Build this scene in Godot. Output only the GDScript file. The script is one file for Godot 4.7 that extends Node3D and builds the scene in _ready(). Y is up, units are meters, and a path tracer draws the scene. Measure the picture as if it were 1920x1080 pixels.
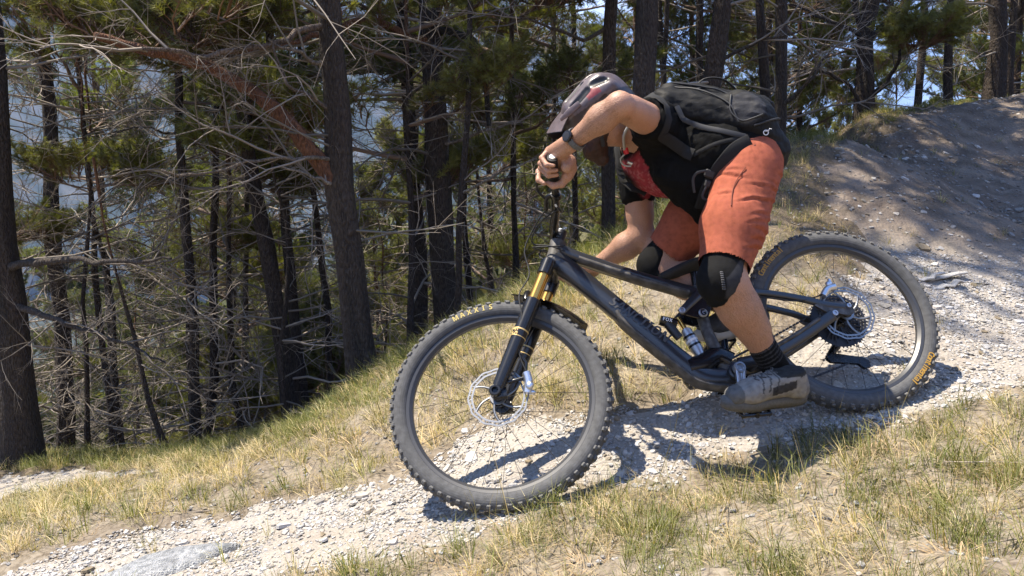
extends Node3D
# A mountain biker on a steep gravel trail in a sunny pine forest.

var rng := RandomNumberGenerator.new()
var M := {}
var noise := FastNoiseLite.new()
var fine := FastNoiseLite.new()


# ---------------------------------------------------------------- geometry collector
class Geo:
	var v := PackedVector3Array()
	var n := PackedVector3Array()
	var uv := PackedVector2Array()
	var c := PackedColorArray()
	var i := PackedInt32Array()
	var col := Color.WHITE

	func put(p: Vector3, nn: Vector3, u := Vector2.ZERO) -> int:
		v.append(p); n.append(nn); uv.append(u); c.append(col)
		return v.size() - 1

	func tri(a: int, b: int, d: int) -> void:
		i.append(a); i.append(b); i.append(d)

	# a tube through points; radii are floats or Vector2 (along the up side, across it); sq above 2 squares the section
	func tube(pts: Array, radii: Array, sides := 8, caps := true, up := Vector3.UP, sq := 2.0, keep_up := false) -> void:
		var count := pts.size()
		var side := Vector3.ZERO
		var ring0 := v.size()
		var len := 0.0
		for k in count:
			var p: Vector3 = pts[k]
			var t: Vector3 = (pts[mini(k + 1, count - 1)] as Vector3) - (pts[maxi(k - 1, 0)] as Vector3)
			t = t.normalized()
			if k > 0: len += p.distance_to(pts[k - 1])
			if k == 0 or keep_up:
				side = t.cross(up)
				if side.length() < 0.05: side = t.cross(Vector3(0.3, 0.1, 1))
			side = (side - t * side.dot(t)).normalized()
			var nup := side.cross(t).normalized()
			var rr = radii[0]
			if radii.size() == count: rr = radii[k]
			elif radii.size() > 1:
				var ft := float(k) / (count - 1) * (radii.size() - 1)
				var fi := mini(int(ft), radii.size() - 2)
				rr = lerp(radii[fi], radii[fi + 1], ft - fi)
			var ru: float = rr.x if rr is Vector2 else rr
			var rs: float = rr.y if rr is Vector2 else rr
			for j in sides + 1:
				var a := TAU * j / sides
				var cs := cos(a)
				var sn := sin(a)
				var f := 1.0
				if sq != 2.0: f = pow(pow(absf(cs), sq) + pow(absf(sn), sq), -1.0 / sq)
				var nn := (nup * cs * rs + side * sn * ru).normalized()
				put(p + nup * cs * ru * f + side * sn * rs * f, nn, Vector2(float(j) / sides, len))
		var w := sides + 1
		for k in count - 1:
			for j in sides:
				var a := ring0 + k * w + j
				tri(a, a + 1, a + w); tri(a + 1, a + w + 1, a + w)
		if caps:
			for e in 2:
				var k := 0 if e == 0 else count - 1
				var t: Vector3 = ((pts[0] as Vector3) - (pts[1] as Vector3)) if e == 0 else ((pts[count - 1] as Vector3) - (pts[count - 2] as Vector3))
				t = t.normalized()
				var mid := put(pts[k], t)
				var first := v.size()
				for j in sides: put(v[ring0 + k * w + j], t)
				for j in sides: tri(mid, first + j, first + (j + 1) % sides)

	# profile: array of Vector2(distance along axis, radius)
	func lathe(profile: Array, xf: Transform3D, sides := 24, closed := false) -> void:
		# axis is local z
		var m := profile.size()
		var w := sides + 1
		var last := m if closed else m - 1
		for k in last:
			var a: Vector2 = profile[k]
			var b: Vector2 = profile[(k + 1) % m]
			var e := b - a
			var nl := Vector2(-e.y, e.x).normalized()   # (axial, radial)
			var base := v.size()
			for q in 2:
				var pr := a if q == 0 else b
				for j in w:
					var an := TAU * j / sides
					var r := Vector3(cos(an), sin(an), 0)
					put(xf * (r * pr.y + Vector3(0, 0, pr.x)), (xf.basis * (r * nl.y + Vector3(0, 0, nl.x))).normalized(), Vector2(float(j) / sides, pr.x))
			for j in sides:
				tri(base + j, base + j + 1, base + w + j); tri(base + j + 1, base + w + j + 1, base + w + j)

	func disc(p: Vector3, axis: Vector3, r: float, thick: float, sides := 16) -> void:
		tube([p - axis.normalized() * thick / 2, p + axis.normalized() * thick / 2], [r], sides)

	# chamfered box
	func box(xf: Transform3D, s: Vector3, b := 0.0) -> void:
		var h := s / 2
		b = minf(b, minf(h.x, minf(h.y, h.z)) * 0.9)
		for ax in 3:
			for sg in [-1.0, 1.0]:
				var nn := Vector3.ZERO
				nn[ax] = sg
				var u := (ax + 1) % 3
				var w := (ax + 2) % 3
				var q := []
				for e in [[-1, -1], [1, -1], [1, 1], [-1, 1]]:
					var p := Vector3.ZERO
					p[ax] = sg * h[ax]
					p[u] = e[0] * (h[u] - b)
					p[w] = e[1] * (h[w] - b)
					q.append(put(xf * p, (xf.basis * nn).normalized()))
				tri(q[0], q[1], q[2]); tri(q[0], q[2], q[3])
		if b > 0:
			for ax in 3:
				var u := (ax + 1) % 3
				var w := (ax + 2) % 3
				for su in [-1.0, 1.0]:
					for sw in [-1.0, 1.0]:
						var nn := Vector3.ZERO
						nn[u] = su; nn[w] = sw
						nn = (xf.basis * nn).normalized()
						var q := []
						for e in [-1.0, 1.0]:
							var p := Vector3.ZERO
							p[ax] = e * (h[ax] - b); p[u] = su * h[u]; p[w] = sw * (h[w] - b)
							q.append(put(xf * p, nn))
							p[u] = su * (h[u] - b); p[w] = sw * h[w]
							q.append(put(xf * p, nn))
						tri(q[0], q[1], q[2]); tri(q[1], q[3], q[2])
			for sx in [-1.0, 1.0]:
				for sy in [-1.0, 1.0]:
					for sz in [-1.0, 1.0]:
						var sg := Vector3(sx, sy, sz)
						var nn := (xf.basis * sg).normalized()
						var q := []
						for ax in 3:
							var p := sg * (h - Vector3(b, b, b))
							p[ax] = sg[ax] * h[ax]
							q.append(put(xf * p, nn))
						tri(q[0], q[1], q[2])

	# flat polygon (2D points) given thickness along local z
	func plate(poly: PackedVector2Array, xf: Transform3D, thick: float) -> void:
		var ids := Geometry2D.triangulate_polygon(poly)
		for sg in [-1.0, 1.0]:
			var base := v.size()
			for p in poly: put(xf * Vector3(p.x, p.y, sg * thick / 2), (xf.basis.z * sg).normalized(), p)
			for k in range(0, ids.size(), 3): tri(base + ids[k], base + ids[k + 1], base + ids[k + 2])
		for k in poly.size():
			var a := poly[k]
			var b := poly[(k + 1) % poly.size()]
			var e := (b - a).normalized()
			var nn := (xf.basis * Vector3(e.y, -e.x, 0)).normalized()
			if Geometry2D.is_polygon_clockwise(poly): nn = -nn
			var q := [put(xf * Vector3(a.x, a.y, -thick / 2), nn), put(xf * Vector3(b.x, b.y, -thick / 2), nn), put(xf * Vector3(b.x, b.y, thick / 2), nn), put(xf * Vector3(a.x, a.y, thick / 2), nn)]
			tri(q[0], q[1], q[2]); tri(q[0], q[2], q[3])

	func ball(p: Vector3, r: Vector3, bas := Basis(), rings := 8, sides := 12) -> void:
		var base := v.size()
		for k in rings + 1:
			var la := PI * k / rings
			for j in sides + 1:
				var lo := TAU * j / sides
				var d := Vector3(sin(la) * cos(lo), cos(la), sin(la) * sin(lo))
				put(p + bas * (d * r), (bas * (d / r)).normalized(), Vector2(float(j) / sides, float(k) / rings))
		var w := sides + 1
		for k in rings:
			for j in sides:
				var a := base + k * w + j
				tri(a, a + 1, a + w); tri(a + 1, a + w + 1, a + w)

	func append(g: Geo, xf: Transform3D) -> void:
		var base := v.size()
		for k in g.v.size():
			v.append(xf * g.v[k]); n.append((xf.basis * g.n[k]).normalized()); uv.append(g.uv[k]); c.append(g.c[k])
		for k in g.i: i.append(base + k)

	func mesh(mat: Material) -> ArrayMesh:
		# front faces run clockwise
		for k in range(0, i.size(), 3):
			var a := v[i[k]]
			var f := (v[i[k + 2]] - a).cross(v[i[k + 1]] - a)
			if f.dot(n[i[k]] + n[i[k + 1]] + n[i[k + 2]]) < 0:
				var s := i[k + 1]
				i[k + 1] = i[k + 2]
				i[k + 2] = s
		var arr := []
		arr.resize(Mesh.ARRAY_MAX)
		arr[Mesh.ARRAY_VERTEX] = v; arr[Mesh.ARRAY_NORMAL] = n; arr[Mesh.ARRAY_TEX_UV] = uv; arr[Mesh.ARRAY_COLOR] = c; arr[Mesh.ARRAY_INDEX] = i
		var am := ArrayMesh.new()
		am.add_surface_from_arrays(Mesh.PRIMITIVE_TRIANGLES, arr)
		am.surface_set_material(0, mat)
		return am


# ---------------------------------------------------------------- scene helpers
func tag(o: Node, label := "", category := "", group := "", kind := "") -> Node:
	if label: o.set_meta("label", label)
	if category: o.set_meta("category", category)
	if group: o.set_meta("group", group)
	if kind: o.set_meta("kind", kind)
	return o

func numbered(called: String, parent: Node) -> String:
	if not parent.has_node(NodePath(called)): return called
	var key := "count_" + called
	var k: int = parent.get_meta(key, 0) + 1
	parent.set_meta(key, k)
	return "%s_%03d" % [called, k]

func base(called: String, at := Transform3D()) -> Node3D:
	var o := Node3D.new()
	o.name = numbered(called, self)
	o.transform = at
	add_child(o, true)
	return o

func node(called: String, parent: Node, at := Transform3D()) -> Node3D:
	var o := Node3D.new()
	o.name = numbered(called, parent)
	o.transform = at
	parent.add_child(o, true)
	return o

func part(called: String, mesh: Mesh, parent: Node = self, at := Transform3D()) -> MeshInstance3D:
	var o := MeshInstance3D.new()
	o.name = numbered(called, parent)
	o.mesh = mesh
	o.transform = at
	parent.add_child(o, true)
	return o

func many(called: String, mesh: Mesh, places: Array, parent: Node = self, tints := []) -> MultiMeshInstance3D:
	var mm := MultiMesh.new()
	mm.transform_format = MultiMesh.TRANSFORM_3D
	mm.use_colors = tints.size() > 0
	mm.mesh = mesh
	mm.instance_count = places.size()
	for k in places.size():
		mm.set_instance_transform(k, places[k])
		if tints.size(): mm.set_instance_color(k, tints[k])
	var o := MultiMeshInstance3D.new()
	o.name = numbered(called, parent)
	o.multimesh = mm
	o.set_meta("kind", "stuff")
	parent.add_child(o, true)
	return o

func lin(r: float, g: float, b: float) -> Color:
	return Color(r, g, b).linear_to_srgb()

func mat(c: Color, rough := 0.7, metal := 0.0, vc := false) -> StandardMaterial3D:
	var m := StandardMaterial3D.new()
	m.albedo_color = c.linear_to_srgb()
	m.roughness = rough
	m.metallic = metal
	m.vertex_color_use_as_albedo = vc
	return m

func ntex(freq: float, ramp: Array, size := 512, seed_ := 1, type := FastNoiseLite.TYPE_SIMPLEX_SMOOTH, octaves := 5, normal := false, strength := 4.0) -> NoiseTexture2D:
	var f := FastNoiseLite.new()
	f.noise_type = type
	f.seed = seed_
	f.frequency = freq
	f.fractal_octaves = octaves
	var t := NoiseTexture2D.new()
	t.noise = f
	t.width = size
	t.height = size
	t.seamless = true
	if normal:
		t.as_normal_map = true
		t.bump_strength = strength
	if ramp.size():
		var g := Gradient.new()
		g.offsets = PackedFloat32Array()
		g.colors = PackedColorArray()
		var offs := PackedFloat32Array()
		var cols := PackedColorArray()
		for k in ramp.size():
			offs.append(ramp[k][0]); cols.append((ramp[k][1] as Color).linear_to_srgb())
		g.offsets = offs
		g.colors = cols
		t.color_ramp = g
	return t

func tri_tex(m: StandardMaterial3D, tex: Texture2D, scale: float, bump: Texture2D = null, bump_cm := 0.3, world := false) -> StandardMaterial3D:
	if tex: m.albedo_texture = tex
	if bump:
		m.heightmap_enabled = true
		m.heightmap_texture = bump
		m.heightmap_scale = bump_cm
	m.uv1_triplanar = true
	m.uv1_world_triplanar = world
	m.uv1_scale = Vector3.ONE * scale
	return m

func R(a: float, b: float) -> float:
	return rng.randf_range(a, b)
# ---------------------------------------------------------------- the scene
func _ready() -> void:
	rng.seed = 20240
	noise.seed = 7
	noise.frequency = 1.0
	fine.seed = 11
	fine.frequency = 1.0
	var cam := Camera3D.new()
	cam.name = "camera"
	cam.fov = 36.128
	cam.near = 0.05
	cam.far = 6000.0
	cam.position = Vector3(0, 0.9784, 0)
	cam.basis = Basis(Vector3.RIGHT, deg_to_rad(-6.0)) * Basis(Vector3.BACK, deg_to_rad(-0.8))
	add_child(cam)
	cam.current = true
	var sky := ProceduralSkyMaterial.new()
	sky.sky_top_color = lin(0.10, 0.24, 0.62)
	sky.sky_horizon_color = lin(0.42, 0.60, 0.88)
	sky.sky_curve = 0.18
	sky.ground_horizon_color = lin(0.30, 0.34, 0.36)
	sky.ground_bottom_color = lin(0.10, 0.10, 0.08)
	sky.sun_angle_max = 2.0
	sky.sky_cover = cloud_cover()
	sky.sky_cover_modulate = Color(1, 1, 1, 1)
	sky.energy_multiplier = 0.68
	var env := Environment.new()
	env.background_mode = Environment.BG_SKY
	env.sky = Sky.new()
	env.sky.sky_material = sky
	env.tonemap_mode = Environment.TONE_MAPPER_LINEAR
	env.tonemap_exposure = 2.65
	env.fog_enabled = true
	env.fog_light_color = Color(0.62, 0.74, 0.95)
	env.fog_density = 0.0004
	env.sdfgi_enabled = true
	env.ssao_enabled = true
	env.ssil_enabled = true
	var we := WorldEnvironment.new()
	we.name = "world_environment"
	we.environment = env
	add_child(we)
	var sun := DirectionalLight3D.new()
	sun.name = "sun"
	sun.light_energy = 1.6
	sun.light_color = Color(1.0, 0.955, 0.88)
	sun.light_angular_distance = 0.5
	sun.shadow_enabled = true
	sun.look_at_from_position(SUN_FROM, Vector3.ZERO)
	add_child(sun)
	materials()
	solve_terrain()
	build_ground()
	build_mountain()
	build_trees()
	build_stones()
	build_grass()
	build_bike()
	build_rider()

const SOLE_X := Vector3(0.97, 0.03, -0.20)
const SOLE_Y := Vector3(0.0, 0.97, 0.20)
const SUN_FROM := Vector3(-0.37, 0.92, -0.09)

func cloud_cover() -> ImageTexture:
	var im := Image.create(1024, 512, false, Image.FORMAT_RGBA8)
	var f := FastNoiseLite.new()
	f.seed = 5
	f.frequency = 2.2
	f.fractal_octaves = 5
	for y in 512:
		var la := PI * (y + 0.5) / 512.0
		for x in 1024:
			var lo := TAU * x / 1024.0
			var d := Vector3(sin(la) * cos(lo), cos(la) * 2.4, sin(la) * sin(lo))
			var a := smoothstep(0.02, 0.42, f.get_noise_3dv(d)) * 0.7
			if y > 256: a = 0.0
			im.set_pixel(x, y, Color(0.93, 0.95, 0.98, a))
	return ImageTexture.create_from_image(im)

func materials() -> void:
	var W := Color.WHITE
	var grain := ntex(0.02, [[0.0, Color(0.52, 0.52, 0.52)], [0.5, Color(0.80, 0.80, 0.80)], [1.0, Color(1, 1, 1)]], 512, 3)
	var grit := ntex(0.06, [], 512, 4, FastNoiseLite.TYPE_SIMPLEX_SMOOTH, 4)
	var cells := ntex(0.05, [], 512, 6, FastNoiseLite.TYPE_CELLULAR, 3)
	M.grain = grain
	M.grit = grit
	M.ground = tri_tex(mat(W, 0.95, 0.0, true), ntex(0.03, [[0.15, Color(0.42, 0.38, 0.33)], [0.5, Color(0.8, 0.78, 0.74)], [0.85, Color(1, 1, 1)]], 1024, 8), 1.1, grit, 1.2, true)
	M.trail = tri_tex(mat(W, 0.95, 0.0, true), ntex(0.06, [[0.1, Color(0.50, 0.47, 0.43)], [0.45, Color(0.82, 0.80, 0.77)], [0.9, Color(1, 1, 1)]], 1024, 9), 1.3, cells, 1.4, true)
	M.stone = tri_tex(mat(W, 0.85, 0.0, true), grain, 6.0, grit, 0.25, true)
	M.slab = tri_tex(mat(W, 0.8, 0.0, true), ntex(0.012, [[0.2, Color(0.42, 0.44, 0.46)], [0.5, Color(0.80, 0.81, 0.82)], [0.8, Color(1, 1, 1)]], 512, 13), 5.0, grit, 1.2, true)
	var bark_f := ntex(0.035, [[0.2, Color(0.25, 0.23, 0.21)], [0.5, Color(0.62, 0.58, 0.53)], [0.8, Color(1, 1, 1)]], 512, 21, FastNoiseLite.TYPE_SIMPLEX_SMOOTH, 5)
	var bark_b := ntex(0.035, [], 512, 21, FastNoiseLite.TYPE_SIMPLEX_SMOOTH, 5)
	M.bark = tri_tex(mat(W, 0.95, 0.0, true), bark_f, 1.0, bark_b, 3.0, false)
	M.bark.uv1_scale = Vector3(4.0, 1.1, 4.0)
	M.twig = mat(W, 0.9, 0.0, true)
	M.needle = mat(W, 0.6, 0.0, true)
	M.needle.backlight_enabled = true
	M.needle.backlight = Color(0.94, 0.97, 0.62)
	M.needle.cull_mode = BaseMaterial3D.CULL_DISABLED
	M.grass = mat(W, 0.7, 0.0, true)
	M.grass.backlight_enabled = true
	M.grass.backlight = Color(0.85, 0.88, 0.60)
	M.grass.cull_mode = BaseMaterial3D.CULL_DISABLED
	M.mountain = tri_tex(mat(W, 1.0, 0.0, true), grain, 0.02, null, 0.0, true)
	# bike
	var scuff := ntex(0.05, [[0.3, Color(0.35, 0.35, 0.35)], [0.7, Color(0.75, 0.75, 0.75)]], 256, 31)
	M.frame = mat(Color(0.020, 0.021, 0.024), 0.34)
	M.frame.clearcoat_enabled = true
	M.frame.clearcoat = 0.5
	M.frame.clearcoat_roughness = 0.2
	M.frame_dust = tri_tex(mat(Color(0.11, 0.105, 0.10), 0.6), ntex(0.02, [[0.3, Color(0.35, 0.34, 0.33)], [0.7, Color(1, 1, 1)]], 256, 33), 5.0)
	M.black = mat(Color(0.010, 0.010, 0.011), 0.24)
	M.black_matt = mat(Color(0.016, 0.016, 0.017), 0.75)
	M.gold = mat(Color(0.62, 0.35, 0.085), 0.22, 0.9)
	M.gold_print = mat(Color(0.60, 0.42, 0.16), 0.4, 0.3)
	M.silver = mat(Color(0.62, 0.63, 0.65), 0.3, 0.9)
	M.alloy = mat(Color(0.45, 0.46, 0.48), 0.42, 0.85)
	M.steel = mat(Color(0.26, 0.265, 0.27), 0.42, 0.9)
	M.dark_steel = mat(Color(0.05, 0.05, 0.055), 0.45, 0.7)
	M.tyre = tri_tex(mat(Color(0.088, 0.089, 0.091), 0.85), ntex(0.02, [[0.2, Color(0.62, 0.62, 0.62)], [0.8, Color(1, 1, 1)]], 256, 35), 7.0, grit, 0.05)
	M.tread = tri_tex(mat(Color(0.15, 0.148, 0.142), 0.9), grain, 12.0)
	M.rim = mat(Color(0.035, 0.036, 0.04), 0.4)
	M.print_grey = mat(Color(0.058, 0.058, 0.062), 0.5)
	M.print_yellow = mat(Color(0.42, 0.33, 0.09), 0.6)
	M.print_orange = mat(Color(0.40, 0.23, 0.035), 0.6)
	M.print_white = mat(Color(0.75, 0.75, 0.75), 0.6)
	M.rubber = mat(Color(0.015, 0.015, 0.016), 0.7)
	# rider
	M.skin = tri_tex(mat(W, 0.5, 0.0, true), ntex(0.11, [[0.25, Color(0.50, 0.39, 0.33)], [0.55, Color(0.95, 0.93, 0.92)], [0.8, Color(1, 1, 1)]], 512, 41, FastNoiseLite.TYPE_SIMPLEX_SMOOTH, 3), 7.0, grit, 0.16)
	M.skin.subsurf_scatter_enabled = true
	M.skin.subsurf_scatter_strength = 0.06
	var weave := ntex(0.25, [], 512, 43, FastNoiseLite.TYPE_SIMPLEX_SMOOTH, 2)
	M.cloth = tri_tex(mat(W, 0.85, 0.0, true), grain, 4.0, weave, 0.06)
	M.cloth.metallic_specular = 0.22
	M.pack = tri_tex(mat(W, 0.62, 0.0, true), grain, 5.0, weave, 0.08)
	M.pack.metallic_specular = 0.3
	M.helmet = tri_tex(mat(W, 0.38, 0.0, true), grain, 6.0)
	M.hair = mat(Color(0.06, 0.025, 0.012), 0.7)
	M.shoe_dark_sole = tri_tex(mat(Color(0.15, 0.145, 0.135), 0.85), grain, 9.0)
	M.shoe_pale_sole = mat(Color(0.60, 0.57, 0.50), 0.8)
	M.watch_strap = mat(Color(0.10, 0.105, 0.11), 0.6)
	M.pack_strap = tri_tex(mat(Color(0.006, 0.006, 0.0065), 0.85), null, 1.0, weave, 0.05)
	M.pack_grey = mat(Color(0.016, 0.016, 0.017), 0.6)
	M.hose = mat(Color(0.35, 0.36, 0.36), 0.35)
	M.down = mat(Color(0.22, 0.13, 0.075), 0.7)
	M.seam = mat(Color(0.20, 0.055, 0.032), 0.85)
	M.red = mat(Color(0.55, 0.02, 0.03), 0.4)
# ---------------------------------------------------------------- terrain
# surveyed points of the slope (x, height, z); a thin-plate surface runs through them
const PTS := [
	Vector3(-0.076,0.000,-2.633), Vector3(1.172,0.233,-2.904), Vector3(0.550,0.115,-2.770), Vector3(0.000,-0.030,-1.500), Vector3(1.000,0.160,-1.800),
	Vector3(-1.200,-0.250,-2.200), Vector3(2.000,0.380,-2.000), Vector3(-2.000,-0.420,-2.600), Vector3(0.600,0.100,-0.500), Vector3(-1.000,-0.150,-0.500),
	Vector3(3.000,0.500,-0.500), Vector3(5.421,1.908,-9.650), Vector3(3.988,1.201,-7.062), Vector3(3.129,0.823,-5.514), Vector3(2.127,0.422,-3.712),
	Vector3(1.644,0.806,-4.607), Vector3(2.409,1.191,-6.256), Vector3(3.009,1.558,-7.602), Vector3(4.075,1.754,-8.729), Vector3(1.938,1.320,-5.968),
	Vector3(0.838,0.804,-4.607), Vector3(1.391,1.072,-5.238), Vector3(0.778,0.433,-3.764), Vector3(0.481,0.300,-3.297), Vector3(0.382,0.584,-4.483),
	Vector3(1.094,0.532,-3.673), Vector3(0.105,0.438,-4.367), Vector3(-0.289,0.288,-4.251), Vector3(-0.622,0.096,-4.181), Vector3(-0.933,-0.091,-4.161),
	Vector3(-1.367,-0.314,-4.288), Vector3(-1.967,-0.519,-4.770), Vector3(-2.897,-0.713,-5.151), Vector3(-2.495,-0.693,-5.254), Vector3(-3.497,-0.898,-5.836),
	Vector3(-3.518,-0.888,-6.139), Vector3(-2.675,-0.836,-6.043), Vector3(-1.433,-0.426,-4.779), Vector3(-1.688,-0.427,-4.578), Vector3(-2.101,-0.364,-3.479),
	Vector3(-1.208,-0.219,-2.891), Vector3(-0.928,-0.186,-3.196), Vector3(-0.559,-0.052,-3.411), Vector3(-1.753,-0.284,-2.884), Vector3(-0.027,0.118,-3.228),
	Vector3(0.291,0.272,-3.445), Vector3(-0.900,-0.550,-6.400), Vector3(0.600,-0.100,-6.400), Vector3(-0.800,-1.300,-8.000), Vector3(1.000,-0.900,-8.500),
	Vector3(-3.000,-1.900,-8.500), Vector3(0.000,-3.000,-12.000), Vector3(5.000,0.300,-14.000), Vector3(-6.000,-4.000,-14.000), Vector3(10.000,2.300,-14.000),
	Vector3(2.600,0.600,-9.600), Vector3(8.000,2.800,-8.000), Vector3(4.500,1.150,-5.000), Vector3(4.000,0.780,-2.000), Vector3(-4.000,-0.950,-4.000),
	Vector3(-6.000,-1.500,-7.000), Vector3(-7.000,-1.300,-2.000), Vector3(8.000,1.700,-1.000), Vector3(2.000,0.500,-7.300)
]
var tw := []
var gx := PackedFloat32Array()
var gz := PackedFloat32Array()
var gh := PackedFloat32Array()
var TRAIL := PackedVector2Array()
var SIDE_TRAIL := PackedVector2Array()

func solve_terrain() -> void:
	var n := PTS.size()
	var A := []
	for r in n + 3:
		var row := PackedFloat64Array()
		row.resize(n + 4)
		A.append(row)
	for r in n:
		for s in n:
			var d2: float = pow(PTS[r].x - PTS[s].x, 2) + pow(PTS[r].z - PTS[s].z, 2)
			A[r][s] = (d2 * log(d2) if d2 > 1e-9 else 0.0) + (0.02 if r == s else 0.0)
		A[r][n] = 1.0; A[r][n + 1] = PTS[r].x; A[r][n + 2] = PTS[r].z
		A[n][r] = 1.0; A[n + 1][r] = PTS[r].x; A[n + 2][r] = PTS[r].z
		A[r][n + 3] = PTS[r].y
	var m := n + 3
	for k in m:
		var best := k
		for r in range(k + 1, m):
			if absf(A[r][k]) > absf(A[best][k]): best = r
		var t = A[k]
		A[k] = A[best]
		A[best] = t
		for r in range(k + 1, m):
			var f: float = A[r][k] / A[k][k]
			if f != 0.0:
				for s in range(k, m + 1): A[r][s] -= f * A[k][s]
	tw.resize(m)
	for k in range(m - 1, -1, -1):
		var s: float = A[k][m]
		for r in range(k + 1, m): s -= A[k][r] * tw[r]
		tw[k] = s / A[k][k]
	for a in [[-1.76,-2.9],[-1.45,-3.14],[-0.94,-3.25],[-0.32,-3.12],[-0.22,-3.38],[-0.01,-3.32],[0.32,-3.12],[0.55,-3.12],[0.91,-3.23],[1.34,-3.67],[1.79,-4.35],[1.71,-4.72],[1.72,-5.1],[2.3,-6.1],[2.92,-7.15],[3.86,-8.2],[4.8,-9.2],[6.6,-10.5],[8.5,-9.5],[6.2,-8.0],[4.9,-6.6],[3.6,-4.6],[2.4,-3.3],[1.68,-2.86],[1.28,-2.80],[0.94,-2.75],[0.58,-2.72],[0.28,-2.64],[-0.01,-2.53],[-0.27,-2.50],[-0.53,-2.52],[-1.1,-2.3],[-2.6,-2.2],[-4.6,-2.4],[-4.8,-3.3],[-3.2,-3.2]]:
		TRAIL.append(Vector2(a[0], a[1]))
	for a in [[-7.0,-5.6],[-3.53,-5.95],[-2.84,-5.75],[-2.1,-5.0],[-1.9,-4.72],[-2.24,-4.70],[-2.84,-4.66],[-4.2,-4.55],[-7,-4.3]]:
		SIDE_TRAIL.append(Vector2(a[0], a[1]))

func plate_height(x: float, z: float) -> float:
	var n := PTS.size()
	var y: float = tw[n] + tw[n + 1] * x + tw[n + 2] * z
	for k in n:
		var p: Vector3 = PTS[k]
		var d2 := (p.x - x) * (p.x - x) + (p.z - z) * (p.z - z)
		if d2 > 1e-9: y += tw[k] * d2 * log(d2)
	return y

func raw_height(x: float, z: float) -> float:
	# near: the surveyed slope; far: the valley side falling away behind, rising uphill to the right
	var d := Vector2(x - 0.5, z + 4.0).length()
	var far := -2.6 + 0.32 * x + 0.30 * (z + 10.0) + 3.0 * noise.get_noise_2d(x * 0.02, z * 0.02)
	far = maxf(far, -70.0 + 0.06 * absf(x))
	far = minf(far, 70.0)
	if z > 2.0: far = minf(far, 3.0 + 0.10 * z + 0.32 * x)
	var k := smoothstep(8.0, 17.0, d)
	if k >= 1.0: return far
	var y := plate_height(x, z)
	return lerpf(y, far, k)

func axis_steps(lo: float, hi: float, step: float, reach: float) -> PackedFloat32Array:
	var left := []
	var x := lo
	var s := step
	while x > -reach:
		s *= 1.17
		x -= s
		left.append(x)
	left.reverse()
	var out := PackedFloat32Array(left)
	x = lo
	while x < hi:
		out.append(x)
		x += step
	s = step
	while x < reach:
		out.append(x)
		s *= 1.17
		x += s
	out.append(x)
	return out

func find(a: PackedFloat32Array, x: float) -> int:
	var k := a.bsearch(x) - 1
	return clampi(k, 0, a.size() - 2)

func height(x: float, z: float) -> float:
	var i := find(gx, x)
	var j := find(gz, z)
	var w := gx.size()
	var fx := (x - gx[i]) / (gx[i + 1] - gx[i])
	var fz := (z - gz[j]) / (gz[j + 1] - gz[j])
	return lerpf(lerpf(gh[j * w + i], gh[j * w + i + 1], fx), lerpf(gh[(j + 1) * w + i], gh[(j + 1) * w + i + 1], fx), fz)

func slope_normal(x: float, z: float) -> Vector3:
	var e := 0.05
	return Vector3(height(x - e, z) - height(x + e, z), 2 * e, height(x, z - e) - height(x, z + e)).normalized()

func wobble(x: float, z: float) -> Vector2:
	return Vector2(x + 0.10 * noise.get_noise_2d(x * 3.1, z * 3.1) + 0.04 * fine.get_noise_2d(x * 11.0, z * 11.0), z + 0.10 * noise.get_noise_2d(x * 3.1 + 50.0, z * 3.1) + 0.04 * fine.get_noise_2d(x * 11.0, z * 11.0 + 30.0))

func on_trail(x: float, z: float) -> bool:
	var p := wobble(x, z)
	return Geometry2D.is_point_in_polygon(p, TRAIL) or Geometry2D.is_point_in_polygon(p, SIDE_TRAIL)

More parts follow.
